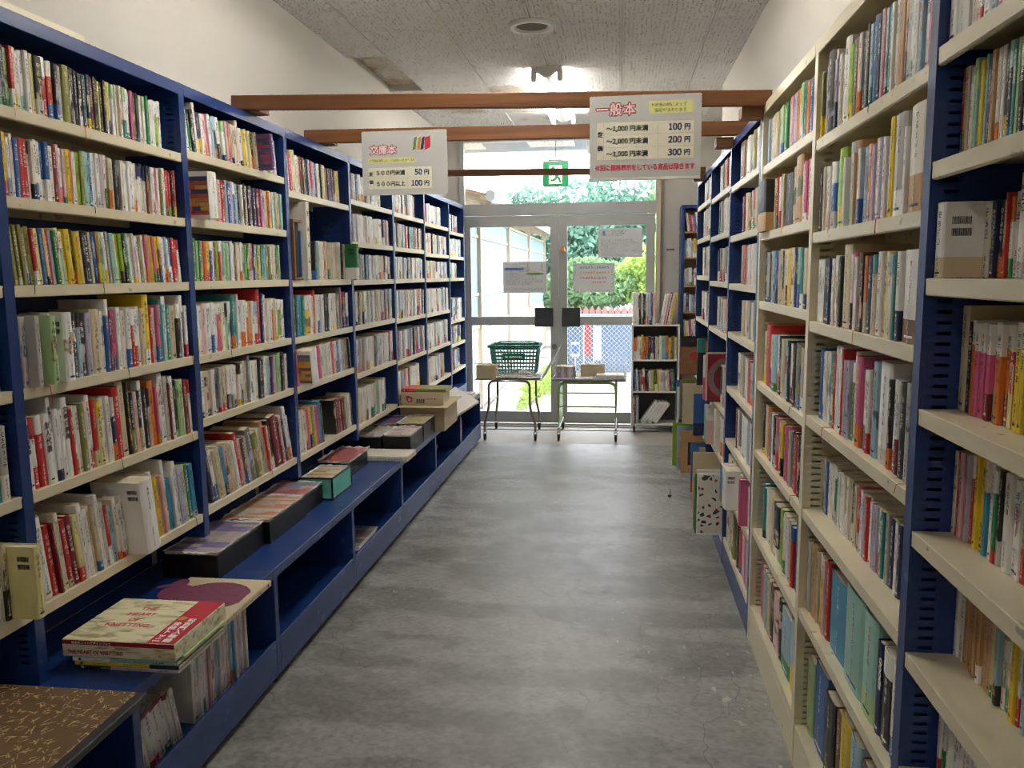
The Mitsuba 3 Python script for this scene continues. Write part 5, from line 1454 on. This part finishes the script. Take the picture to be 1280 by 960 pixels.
t = thing('blue_bookcase', 'blue framed bookcase with wooden shelves in the corner right of the doors', 'bookcase')
bx0, bx1, by0, by1 = 0.568, 0.948, 8.000, 8.285
add('side', rbox(bx0, bx0 + 0.028, by0, by1, 0, 2.150, 0.002), 'blue_paint', t)
add('side', rbox(bx1 - 0.028, bx1, by0, by1, 0, 2.150, 0.002), 'blue_paint', t)
add('top', rbox(bx0 + 0.0285, bx1 - 0.0285, by0, by1, 2.118, 2.150, 0.002), 'blue_paint', t)
add('back', box(bx0 + 0.029, bx1 - 0.029, by1 - 0.006, by1 - 0.001, 0.01, 2.117), 'kraft_card', t)
for q, (z_, sp) in enumerate([(1.905, 'WmPBWcK'), (1.665, 'bWWvY/WWg'), (1.400, 'WgWKWwW'), (1.150, 'WNWbBWg'), (0.905, 'yWPWWgR')]):
    add('shelf', rbox(bx0 + 0.0285, bx1 - 0.0285, by0 + 0.004, by1 - 0.007, z_ - 0.016, z_, 0.002), 'shelf_wood', t)
    shelf_books('paperback_book', 'paperback', f'{ORD[q]} shelf of blue bookcase in the corner', f'books on the {ORD[q]} shelf of the corner bookcase', 'F', (bx0 + 0.031 + (0.026, 0, 0, 0, 0.01)[q], by0 + 0.02, z_), 0.16, sp, 0.165, 0.12, 0.0, [8, 0, 0, 0, 3][q], 0.012)

# ------------------------------------------------------------------ two display carts before the doors
def wire_basket(x0, x1, y0, y1, z0, z1, step=0.040):
    w = []
    for z_ in np.linspace(z0, z1, 4):
        w.append(tube([[x0, y0, z_], [x1, y0, z_], [x1, y1, z_], [x0, y1, z_]], 0.0022 if z_ in (z0, z1) else 0.0014, 5, True))
    for a in np.arange(x0, x1 + 1e-6, step):
        w.append(tube([[a, y0, z1], [a, y0, z0], [a, y1, z0], [a, y1, z1]], 0.0014, 5))
    for b_ in np.arange(y0 + step, y1, step):
        w.append(tube([[x0, b_, z1], [x0, b_, z0], [x1, b_, z0], [x1, b_, z1]], 0.0014, 5))
    return cat(w)


def caster(t, x, y, r=0.030):
    k = add('caster', moved(tm(trimesh.creation.cylinder(r, 0.020, sections=20)), (x, y, r + 0.0005), roty(90)), 'black_rubber', t, smooth=40)
    add('fork', cat([box(x - 0.014, x - 0.0105, y - 0.008, y + 0.020, r - 0.004, 2 * r + 0.022), box(x + 0.0105, x + 0.014, y - 0.008, y + 0.020, r - 0.004, 2 * r + 0.022), box(x - 0.014, x + 0.014, y - 0.010, y + 0.024, 2 * r + 0.020, 2 * r + 0.026)]), 'grey_metal', k)


t = thing('display_cart', 'bronze tubed cart holding the green basket, left of the door meeting edge', 'cart')
ya, yb = 7.40, 7.98
for y_ in (ya, yb):
    s_ = 1 if y_ == ya else -1
    add('leg_frame', tube(smooth_path([[-1.235 + 0.02 * (y_ == yb), y_, 0.088], [-1.235 + 0.02 * (y_ == yb), y_, 0.16], [-1.195, y_ + 0.01 * s_, 0.30], [-1.195, y_ + 0.01 * s_, 0.552], [-0.815, y_ + 0.01 * s_, 0.552], [-0.815, y_ + 0.01 * s_, 0.30], [-0.765 - 0.02 * (y_ == yb), y_, 0.16], [-0.765 - 0.02 * (y_ == yb), y_, 0.088]], 0.06), 0.0105, 10), 'bronze_tube', t, smooth=40)
    for x_ in (-1.235 + 0.02 * (y_ == yb), -0.765 - 0.02 * (y_ == yb)):
        caster(t, x_, y_)
add('brace', cat([tube([[-1.195, ya + 0.01, 0.33], [-1.195, yb - 0.01, 0.33]], 0.006, 8), tube([[-0.815, ya + 0.01, 0.33], [-0.815, yb - 0.01, 0.33]], 0.006, 8)]), 'bronze_tube', t)
add('wire_basket', wire_basket(-1.32, -0.70, ya - 0.03, yb + 0.01, 0.566, 0.716), 'wire_metal', t)
add('basket_base', rbox(-1.315, -0.705, ya - 0.025, yb + 0.005, 0.5635, 0.5685, 0.002), 'grey_metal', t)
w_ = []
for u in np.linspace(0, 1, 9):
    w_.append(tube([[-0.700, ya + (yb - ya) * u, 0.575], [-0.555, ya + (yb - ya) * u, 0.845]], 0.0016, 5))
for u in np.linspace(0, 1, 7):
    w_.append(tube([[-0.700 + 0.145 * u, ya, 0.575 + 0.27 * u], [-0.700 + 0.145 * u, yb, 0.575 + 0.27 * u]], 0.0016, 5))
add('end_flap', cat(w_), 'wire_metal', t)
add('flap_sheet', (lambda m: moved(m, (-0.703, ya + 0.02, 0.58), roty(28.5)))(rbox(-0.004, 0.0, 0, yb - ya - 0.04, 0.0, 0.20, 0.001)), 'new_page_paper', t)

t = thing('shopping_basket', 'dark green plastic shopping basket standing on the bronze cart', 'basket')
gx0, gx1, gy0, gy1, gz0, gz1 = -1.205, -0.755, 7.56, 7.86, 0.600, 0.868
w_ = []


def rect(z, k):
    u = (z - gz0) / (gz1 - gz0)
    e = 0.030 * (1 - u)
    return gx0 + e, gx1 - e, gy0 + e, gy1 - e


for z_ in np.linspace(gz0, gz1 - 0.03, 8):
    a, b_, c_, d_ = rect(z_, 0)
    w_.append(tube([[a, c_, z_], [b_, c_, z_], [b_, d_, z_], [a, d_, z_]], 0.0045, 5, True))
for u in np.linspace(0, 1, 15):
    for y_i in (2, 3):
        lo_, hi_ = rect(gz0, 0), rect(gz1 - 0.02, 0)
        w_.append(tube([[lo_[0] + (lo_[1] - lo_[0]) * u, lo_[y_i], gz0], [hi_[0] + (hi_[1] - hi_[0]) * u, hi_[y_i], gz1 - 0.02]], 0.0045, 5))
for u in np.linspace(0.1, 0.9, 8):
    for x_i in (0, 1):
        lo_, hi_ = rect(gz0, 0), rect(gz1 - 0.02, 0)
        w_.append(tube([[lo_[x_i], lo_[2] + (lo_[3] - lo_[2]) * u, gz0], [hi_[x_i], hi_[2] + (hi_[3] - hi_[2]) * u, gz1 - 0.02]], 0.0045, 5))
a, b_, c_, d_ = rect(gz0, 0)
add('grid_wall', cat(w_ + [box(a, b_, c_, d_, gz0 - 0.004, gz0 + 0.001)]), 'green_plastic', t)
a, b_, c_, d_ = rect(gz1, 0)
add('rim', cat([rbox(a - 0.018, b_ + 0.018, c_ - 0.016, c_ + 0.004, gz1 - 0.024, gz1, 0.003), rbox(a - 0.018, b_ + 0.018, d_ - 0.004, d_ + 0.016, gz1 - 0.024, gz1, 0.003),
                rbox(a - 0.018, a + 0.004, c_ + 0.004, d_ - 0.004, gz1 - 0.024, gz1, 0.003), rbox(b_ - 0.004, b_ + 0.018, c_ + 0.004, d_ - 0.004, gz1 - 0.024, gz1, 0.003)]), 'green_plastic', t)
add('front_panel', rbox(gx0 + 0.12, gx1 - 0.12, gy0 + 0.003, gy0 + 0.010, gz0 + 0.13, gz0 + 0.19, 0.002), 'green_plastic', t)
add('panel_marking', cat([box(gx0 + 0.145 + 0.013 * q, gx0 + 0.153 + 0.013 * q, gy0 + 0.0015, gy0 + 0.0028, gz0 + 0.150, gz0 + 0.164) for q in range(12) if q != 2]), 'ink_white', t)
add('handle', cat([tube(smooth_path([[a + 0.03, c_ - 0.004, gz1 - 0.004], [a + 0.06, c_ + 0.01, gz1 + 0.012], [b_ - 0.06, c_ + 0.01, gz1 + 0.012], [b_ - 0.03, c_ - 0.004, gz1 - 0.004]], 0.03), 0.0055, 8)]), 'green_plastic', t)
add('handle', cat([tube(smooth_path([[a + 0.03, d_ + 0.004, gz1 - 0.004], [a + 0.06, d_ - 0.01, gz1 + 0.012], [b_ - 0.06, d_ - 0.01, gz1 + 0.012], [b_ - 0.03, d_ + 0.004, gz1 - 0.004]], 0.03), 0.0055, 8)]), 'green_plastic', t)


def crumpled(x0, x1, y0, y1, z0, amp, seed, n=16):
    g = np.linspace(0, 1, n)
    a, b_ = np.meshgrid(g, g, indexing='ij')
    p = np.stack([x0 + (x1 - x0) * a, y0 + (y1 - y0) * b_, np.zeros_like(a)], -1)
    edge = np.minimum(np.minimum(a, 1 - a), np.minimum(b_, 1 - b_)) * 4
    p[..., 2] = z0 + amp * (0.25 + np.clip(edge, 0, 1)) * (0.4 + 1.2 * np.abs(meshkit.fbm(np.stack([a * 4 + seed, b_ * 4, a * 0], -1), 3) - 0.3))
    idx = np.arange(n * n).reshape(n, n)
    f = np.stack([idx[:-1, :-1], idx[1:, :-1], idx[1:, 1:], idx[:-1, 1:]], -1).reshape(-1, 4)
    f = np.vstack([f[:, [0, 1, 2]], f[:, [0, 2, 3]]])
    return p.reshape(-1, 3), f, np.stack([a, b_], -1).reshape(-1, 2)


def newspaper(label, x0, x1, y0, y1, z0, amp, seed, i):
    v, f, uv = crumpled(x0, x1, y0, y1, z0, amp, seed)
    key = numbered('newspaper')
    scene[key] = mikit.ply((v, f), 'sheet', uv=np.stack([i + 0.1 + 0.8 * uv[:, 0], 0.1 + 0.8 * uv[:, 1]], 1))
    labels[key] = {'label': label, 'category': 'newspaper'}


NP = S_((214, 214, 210), (150, 150, 150), (90, 90, 92), (40, 40, 42), 0.35, 22, 0.35, 0.3)
newspaper('crumpled printed newspaper lying in the bronze cart before the basket', -1.12, -0.72, 7.385, 7.55, 0.572, 0.075, 3, NP)
single('paper_bag', rbox(-1.305, -1.125, 7.385, 7.545, 0.570, 0.700, 0.006), 'kraft_card', 'grey brown paper bag at the left end of the bronze cart', 'bag')

t = thing('display_cart', 'green tubed cart with a wire tray, right of the bronze cart', 'cart')
ya, yb = 7.42, 8.02
for y_, z_ in ((ya, 0.540), (yb, 0.540)):
    add('leg_frame', tube(smooth_path([[-0.552, y_, 0.088], [-0.552, y_, z_], [-0.032, y_, z_], [-0.032, y_, 0.088]], 0.07), 0.0125, 10), 'green_tube', t, smooth=40)
    for x_ in (-0.552, -0.032):
        caster(t, x_, y_)
add('cross_bar', cat([tube([[-0.552, ya, 0.445], [-0.032, ya, 0.445]], 0.005, 8), tube([[-0.552, ya, 0.318], [-0.032, ya, 0.318]], 0.006, 8)]), 'green_tube', t)
add('side_panel', rbox(-0.560, -0.552, ya + 0.05, yb - 0.05, 0.14, 0.53, 0.002), 'green_tube', t)
add('foot_bar', cat([tube([[-0.552, ya, 0.112], [-0.552, yb, 0.112]], 0.009, 8), tube([[-0.032, ya, 0.112], [-0.032, yb, 0.112]], 0.009, 8)]), 'grey_metal', t)
add('tray_base', rbox(-0.612, 0.055, ya - 0.02, yb, 0.5535, 0.5725, 0.004), 'grey_metal', t)
add('wire_basket', wire_basket(-0.610, 0.062, ya - 0.018, yb, 0.574, 0.708, 0.042), 'wire_metal', t)
t = thing('leaflet_box', 'open cardboard tray of leaflets in the green cart', 'box')
add('body', cat([rbox(-0.36, -0.14, 7.62, 7.63, 0.5735, 0.685, 0.001), rbox(-0.36, -0.14, 7.84, 7.85, 0.5735, 0.66, 0.001), rbox(-0.36, -0.35, 7.63, 7.84, 0.5735, 0.67, 0.001), rbox(-0.15, -0.14, 7.63, 7.84, 0.5735, 0.67, 0.001)]), 'kraft_card', t)
add('flap', moved(rbox(0, 0.16, 0, 0.2, 0, 0.003, 0.001), (-0.30, 7.64, 0.690), roty(20)), 'kraft_card', t)
shelf_books('thin_magazine', 'pamphlet', 'standing in the green cart', 'pamphlets standing in the green cart', 'F', (-0.575, 7.47, 0.5735), 0.17, 'gGgwgGgwgG', 0.105, 0.14, 0.0, 2, 0.004, False)
for q, (x0_, x1_, y0_, lab) in enumerate([(-0.60, -0.41, 7.415, 'pale purple leaflet at the front of the green cart'), (-0.40, -0.24, 7.42, 'white leaflet lying in the green cart before the cardboard tray'), (-0.21, 0.04, 7.43, 'pile of white paper at the right of the green cart')]):
    t = thing('leaflet', lab, 'leaflet')
    add('sheet', rbox(x0_, x1_, y0_, y0_ + (0.045 if q < 2 else 0.18), 0.5735, 0.5795 + 0.028 * (q == 2), 0.001), ['mat_lavender', 'white_plastic', 'white_plastic'][q], t)
mat('mat_lavender', rgb255(196, 166, 210), 0.5)
single('cable_clip', cat([moved(tm(trimesh.creation.icosphere(2, 0.010)), (0.345, 5.57, 0.008), np.diag([1.3, 1.0, 0.7])), tube([[0.345, 5.57, 0.012], [0.350, 5.572, 0.03], [0.348, 5.575, 0.052]], 0.0022, 6)]), 'black_rubber', 'small black clip with an upright wire lying on the floor', 'clip')

# ------------------------------------------------------------------ outside the doors
mat('paving', proc(lambda p, n, uv: mix(rgb255(118, 117, 113), rgb255(142, 141, 137), fbm(p.x * 2.0, p.y * 2.0, 1.0, 4))), 0.8)
mat('cream_post', rgb255(160, 148, 126), 0.6)
mat('panel_blue', rgb255(122, 150, 166), 0.4)
mat('roof_grey', rgb255(120, 120, 122), 0.5)
mat('roof_wood', proc(lambda p, n, uv: mix(rgb255(140, 116, 90), rgb255(178, 152, 116), fbm(p.x * 4.0, p.y * 20.0, p.z * 20.0, 3))), 0.7)
mat('soffit_grey', rgb255(196, 204, 210), 0.7)
mat('fence_white', rgb255(178, 180, 180), 0.5)
mat('fence_pink', rgb255(152, 104, 100), 0.6)
mat('banner_red', rgb255(206, 56, 50), 0.5)
mat('banner_blue', rgb255(60, 104, 176), 0.5)
mat('bark', rgb255(84, 66, 50), 0.85)
struct('ground_outside', box(-30, 30, END + 0.125, 60, -0.12, -0.03), 'paving', 'pale paved ground outside the doors')


def leaf_cloud(seed, n, centre, radii, size, clumps=24, floor_z=0.0):
    r = np.random.default_rng(seed)
    cc = r.normal(size=(clumps, 3))
    cc /= np.linalg.norm(cc, axis=1, keepdims=True)
    cc *= r.uniform(0.25, 0.85, (clumps, 1))
    k = r.integers(0, clumps, n)
    d = r.normal(size=(n, 3))
    d /= np.linalg.norm(d, axis=1, keepdims=True)
    p = (cc[k] + d * 0.34 * r.uniform(0.5, 1.0, (n, 1)) ** 0.4) * np.array(radii) + np.array(centre)
    p[:, 2] = np.maximum(p[:, 2], floor_z + 0.02)
    a = r.normal(size=(n, 3))
    a /= np.linalg.norm(a, axis=1, keepdims=True)
    b = np.cross(a, r.normal(size=(n, 3)))
    b /= np.linalg.norm(b, axis=1, keepdims=True)
    s = size * r.uniform(0.6, 1.3, (n, 1))
    v = np.stack([p - a * s, p + b * s * 0.45, p + a * s, p - b * s * 0.45], 1).reshape(-1, 3)
    q = np.arange(n)[:, None] * 4
    return v, np.vstack([q + [0, 1, 2], q + [0, 2, 3]])


for nm_, c_ in (('leaf_dark', (104, 140, 124)), ('leaf_mid', (126, 156, 116)), ('leaf_bright', (170, 194, 112))):
    scene[nm_] = {'type': 'principledthin', 'base_color': {'type': 'rgb', 'value': rgb255(*c_)}, 'roughness': 0.5, 'diff_trans': 0.7}


def tree(name, cat_, label, seed, n, centre, radii, leaf, size, trunk=True):
    t = thing(name, label, cat_)
    add('foliage', leaf_cloud(seed, n, centre, radii, size, floor_z=-0.03), leaf, t, label=None)
    labels.setdefault(t + '__foliage', {})['kind'] = 'stuff'
    zt = centre[2]
    add('trunk' if trunk else 'stem', tube([[centre[0], centre[1], -0.03], [centre[0] + 0.05, centre[1], zt * 0.5], [centre[0], centre[1] + 0.05, zt]], [0.16, 0.12, 0.08] if trunk else [0.04, 0.03, 0.02], 8), 'bark', t)


tree('tree', 'tree', 'tall dark green tree beyond the fence, seen through the right door', 1, 16000, (-0.9, 24.0, 2.5), (3.2, 2.6, 2.5), 'leaf_dark', 0.11)
tree('tree', 'tree', 'green tree right of the tall dark one, behind the small white bookshelf', 2, 12000, (3.2, 23.0, 2.2), (2.6, 2.4, 2.3), 'leaf_mid', 0.11)
tree('shrub', 'shrub', 'bright yellow-green shrub low in the right door', 3, 9000, (1.5, 17.5, 1.35), (1.7, 1.2, 0.95), 'leaf_bright', 0.075, False)
tree('shrub', 'shrub', 'bright green shrub above the fence at the left of the right door', 4, 8000, (-0.9, 18.0, 1.15), (1.7, 1.2, 0.75), 'leaf_mid', 0.075, False)
single('grass_strip', leaf_cloud(5, 2500, (-1.05, 11.5, 0.0), (0.22, 2.4, 0.16), 0.045, 40, -0.03), 'leaf_bright', 'strip of bright grass beside the outdoor path', 'grass')
labels['grass_strip']['kind'] = 'stuff'
labels['grass_strip'].pop('category')
t = thing('chain_link_fence', 'white chain link fence outside the right door', 'fence')
w_ = []
fy, fx0, fx1, fz0, fz1, st = 10.6, -0.75, 2.4, -0.03, 0.98, 0.062
for c_ in np.arange(fx0 - (fz1 - fz0), fx1, st):
    lo_, hi_ = max(fx0, c_), min(fx1, c_ + fz1 - fz0)
    if hi_ > lo_ + 0.01:
        w_.append(tube([[lo_, fy, fz0 + lo_ - c_], [hi_, fy, fz0 + hi_ - c_]], 0.0030, 4))
        m_ = fx0 + fx1
        w_.append(tube([[m_ - lo_, fy + 0.005, fz0 + lo_ - c_], [m_ - hi_, fy + 0.005, fz0 + hi_ - c_]], 0.0030, 4))
add('mesh', cat(w_), 'fence_white', t)
labels[t + '__mesh'] = {'kind': 'stuff'}
for x_ in (-0.75, 0.28, 1.35, 2.4):
    add('post', tube([[x_, fy + 0.03, -0.03], [x_, fy + 0.03, 1.0]], 0.022, 10), 'fence_white', t)
add('rail', tube([[fx0, fy + 0.03, 0.99], [fx1, fy + 0.03, 0.99]], 0.018, 8), 'fence_white', t)
t = thing('shaded_hedge', 'low blue-grey wall with a pinkish toothed edging before the shrubs', 'wall')
for q in range(40):
    x_ = -0.98 + 0.10 * q
    add('edging_tile', (np.array([[x_, 13.0, 0.86], [x_ + 0.085, 13.0, 0.86], [x_ + 0.085, 13.0, 0.95], [x_ + 0.0425, 13.0, 1.02], [x_, 13.0, 0.95], [x_, 13.02, 0.86], [x_ + 0.085, 13.02, 0.86], [x_ + 0.085, 13.02, 0.95], [x_ + 0.0425, 13.02, 1.02], [x_, 13.02, 0.95]]),
                    np.array([[0, 1, 2], [0, 2, 4], [4, 2, 3], [5, 7, 6], [5, 9, 7], [9, 8, 7], [0, 5, 6], [0, 6, 1], [1, 6, 7], [1, 7, 2], [2, 7, 8], [2, 8, 3], [3, 8, 9], [3, 9, 4], [4, 9, 5], [4, 5, 0]])), 'fence_pink', t)
add('wall', box(-1.0, 3.1, 13.021, 13.14, -0.03, 0.94), 'hedge_shade', t)
mat('hedge_shade', rgb255(72, 92, 118), 0.7)  # bluish shadow of the hedge, put into the colour of a flat slab
t = thing('banner_pole', 'narrow red banner on a pole behind the chain link fence', 'banner')
add('cloth', rbox(-0.475, -0.385, 11.0, 11.006, 0.42, 0.86, 0.001), 'banner_red', t)
add('pole', tube([[-0.480, 11.003, -0.03], [-0.480, 11.003, 0.95]], 0.010, 8), 'fence_white', t)
t = thing('banner_pole', 'narrow white banner next to the red one', 'banner')
add('cloth', rbox(-0.345, -0.245, 11.1, 11.106, 0.36, 0.82, 0.001), 'fence_white', t)
add('pole', tube([[-0.350, 11.103, -0.03], [-0.350, 11.103, 0.9]], 0.010, 8), 'fence_white', t)
t = thing('notice_board', 'small blue and white sign standing left of the red banner', 'sign')
add('panel', rbox(-0.665, -0.545, 11.2, 11.21, 0.40, 0.60, 0.002), 'fence_white', t)
add('print', box(-0.655, -0.555, 11.198, 11.1995, 0.44, 0.56), 'banner_blue', t)
add('post', box(-0.615, -0.595, 11.211, 11.225, -0.03, 0.55), 'fence_white', t)
# covered walkway on the left
t = thing('covered_walkway', 'cream framed walkway with pale translucent panels seen through the left door', 'walkway')
for q, y_ in enumerate((9.4, 11.9, 14.6, 17.6)):
    add('post', rbox(-1.66, -1.58, y_ - 0.04, y_ + 0.04, -0.03, 2.34, 0.003), 'cream_post', t)
for q, (a, b_) in enumerate(((8.6, 9.36), (9.44, 11.86), (11.94, 14.56), (14.64, 17.56))):
    add('panel', box(-1.632, -1.622, a, b_, 0.95, 2.18), 'panel_blue', t)
    for z_ in (0.93, 1.30, 1.95, 2.19):
        add('rail', rbox(-1.645, -1.605, a, b_, z_ - 0.018, z_ + 0.018, 0.002), 'cream_post', t)
    n_ = int((b_ - a) / 0.12)
    for m_ in range(n_):
        add('baluster', box(-1.64, -1.61, a + 0.12 * m_ + 0.03, a + 0.12 * m_ + 0.075, 0.02, 0.91), 'fence_white', t)
    add('rail', rbox(-1.65, -1.60, a, b_, -0.01, 0.018, 0.002), 'fence_white', t)
for q in range(12):
    y_ = 8.75 + 0.80 * q
    add('rafter', cat([moved(rbox(0, 1.45, -0.025, 0.025, 0, 0.06, 0.002), (-2.9, y_, 2.64), roty(14))]), 'cream_post', t)
mr = moved(rbox(0, 1.62, 0, 9.3, 0, 0.018, 0.002), (-2.95, 8.5, 2.72), roty(14))
add('roof', mr, 'roof_wood', t)
add('gutter', tube([[-1.34, 8.55, 2.33], [-1.34, 17.8, 2.33]], 0.055, 12), 'soffit_grey', t, smooth=40)
t = thing('neighbour_house', 'grey roofed house behind the walkway', 'house')
add('wall', box(-9.0, -3.4, 20.0, 26.0, -0.03, 2.6), 'cream_post', t)
add('roof', (np.array([[-9.4, 19.5, 2.6], [-3.0, 19.5, 2.6], [-3.0, 26.5, 2.6], [-9.4, 26.5, 2.6], [-9.0, 23.0, 4.4], [-3.4, 23.0, 4.4]]), np.array([[0, 1, 5], [0, 5, 4], [1, 2, 5], [2, 3, 4], [2, 4, 5], [3, 0, 4], [0, 3, 2], [0, 2, 1]])), 'roof_grey', t)
struct('canopy', cat([box(-2.6, 1.4, END + 0.125, 9.55, 3.02, 3.10), box(-2.6, 1.4, 9.50, 9.56, 2.90, 3.02)]), 'soffit_grey', 'grey underside of the canopy over the entrance')
t = thing('outdoor_lamp', 'pale cylinder lamp hanging under the canopy', 'lamp')
add('body', moved(lathe([(0.0, 0.0), (0.045, 0.0), (0.05, 0.012), (0.05, 0.20), (0.0, 0.20)], 24), (-0.32, 9.1, 2.80)), 'white_plastic', t, smooth=40)
add('stem', tube([[-0.32, 9.1, 2.995], [-0.32, 9.1, 3.021]], 0.012, 8), 'white_plastic', t)
# ------------------------------------------------------------------ tables read by the printed materials
_cols = ['r', 'g', 'b', 'fr', 'fg', 'fb', 'ff', 'hr', 'hg', 'hb', 'hf', 'ir', 'ig', 'ib', 'style', 'w', 'h']
_B = np.zeros((MAXB, len(_cols)), np.float32)
_B[:len(BOOKS)] = np.array(BOOKS, np.float32)
for k, c in enumerate(_cols):
    _table[c] = mi.Float(np.ascontiguousarray(_B[:, k]))
_sc = ['0r', '0g', '0b', '1r', '1g', '1b', '2r', '2g', '2b', '3r', '3g', '3b', 's', 'n', 'x', 'y']
_S = np.ones((64, len(_sc)), np.float32)
_S[:len(SHEETS)] = np.array(SHEETS, np.float32)
for k, c in enumerate(_sc):
    _table['S' + c] = mi.Float(np.ascontiguousarray(_S[:, k]))
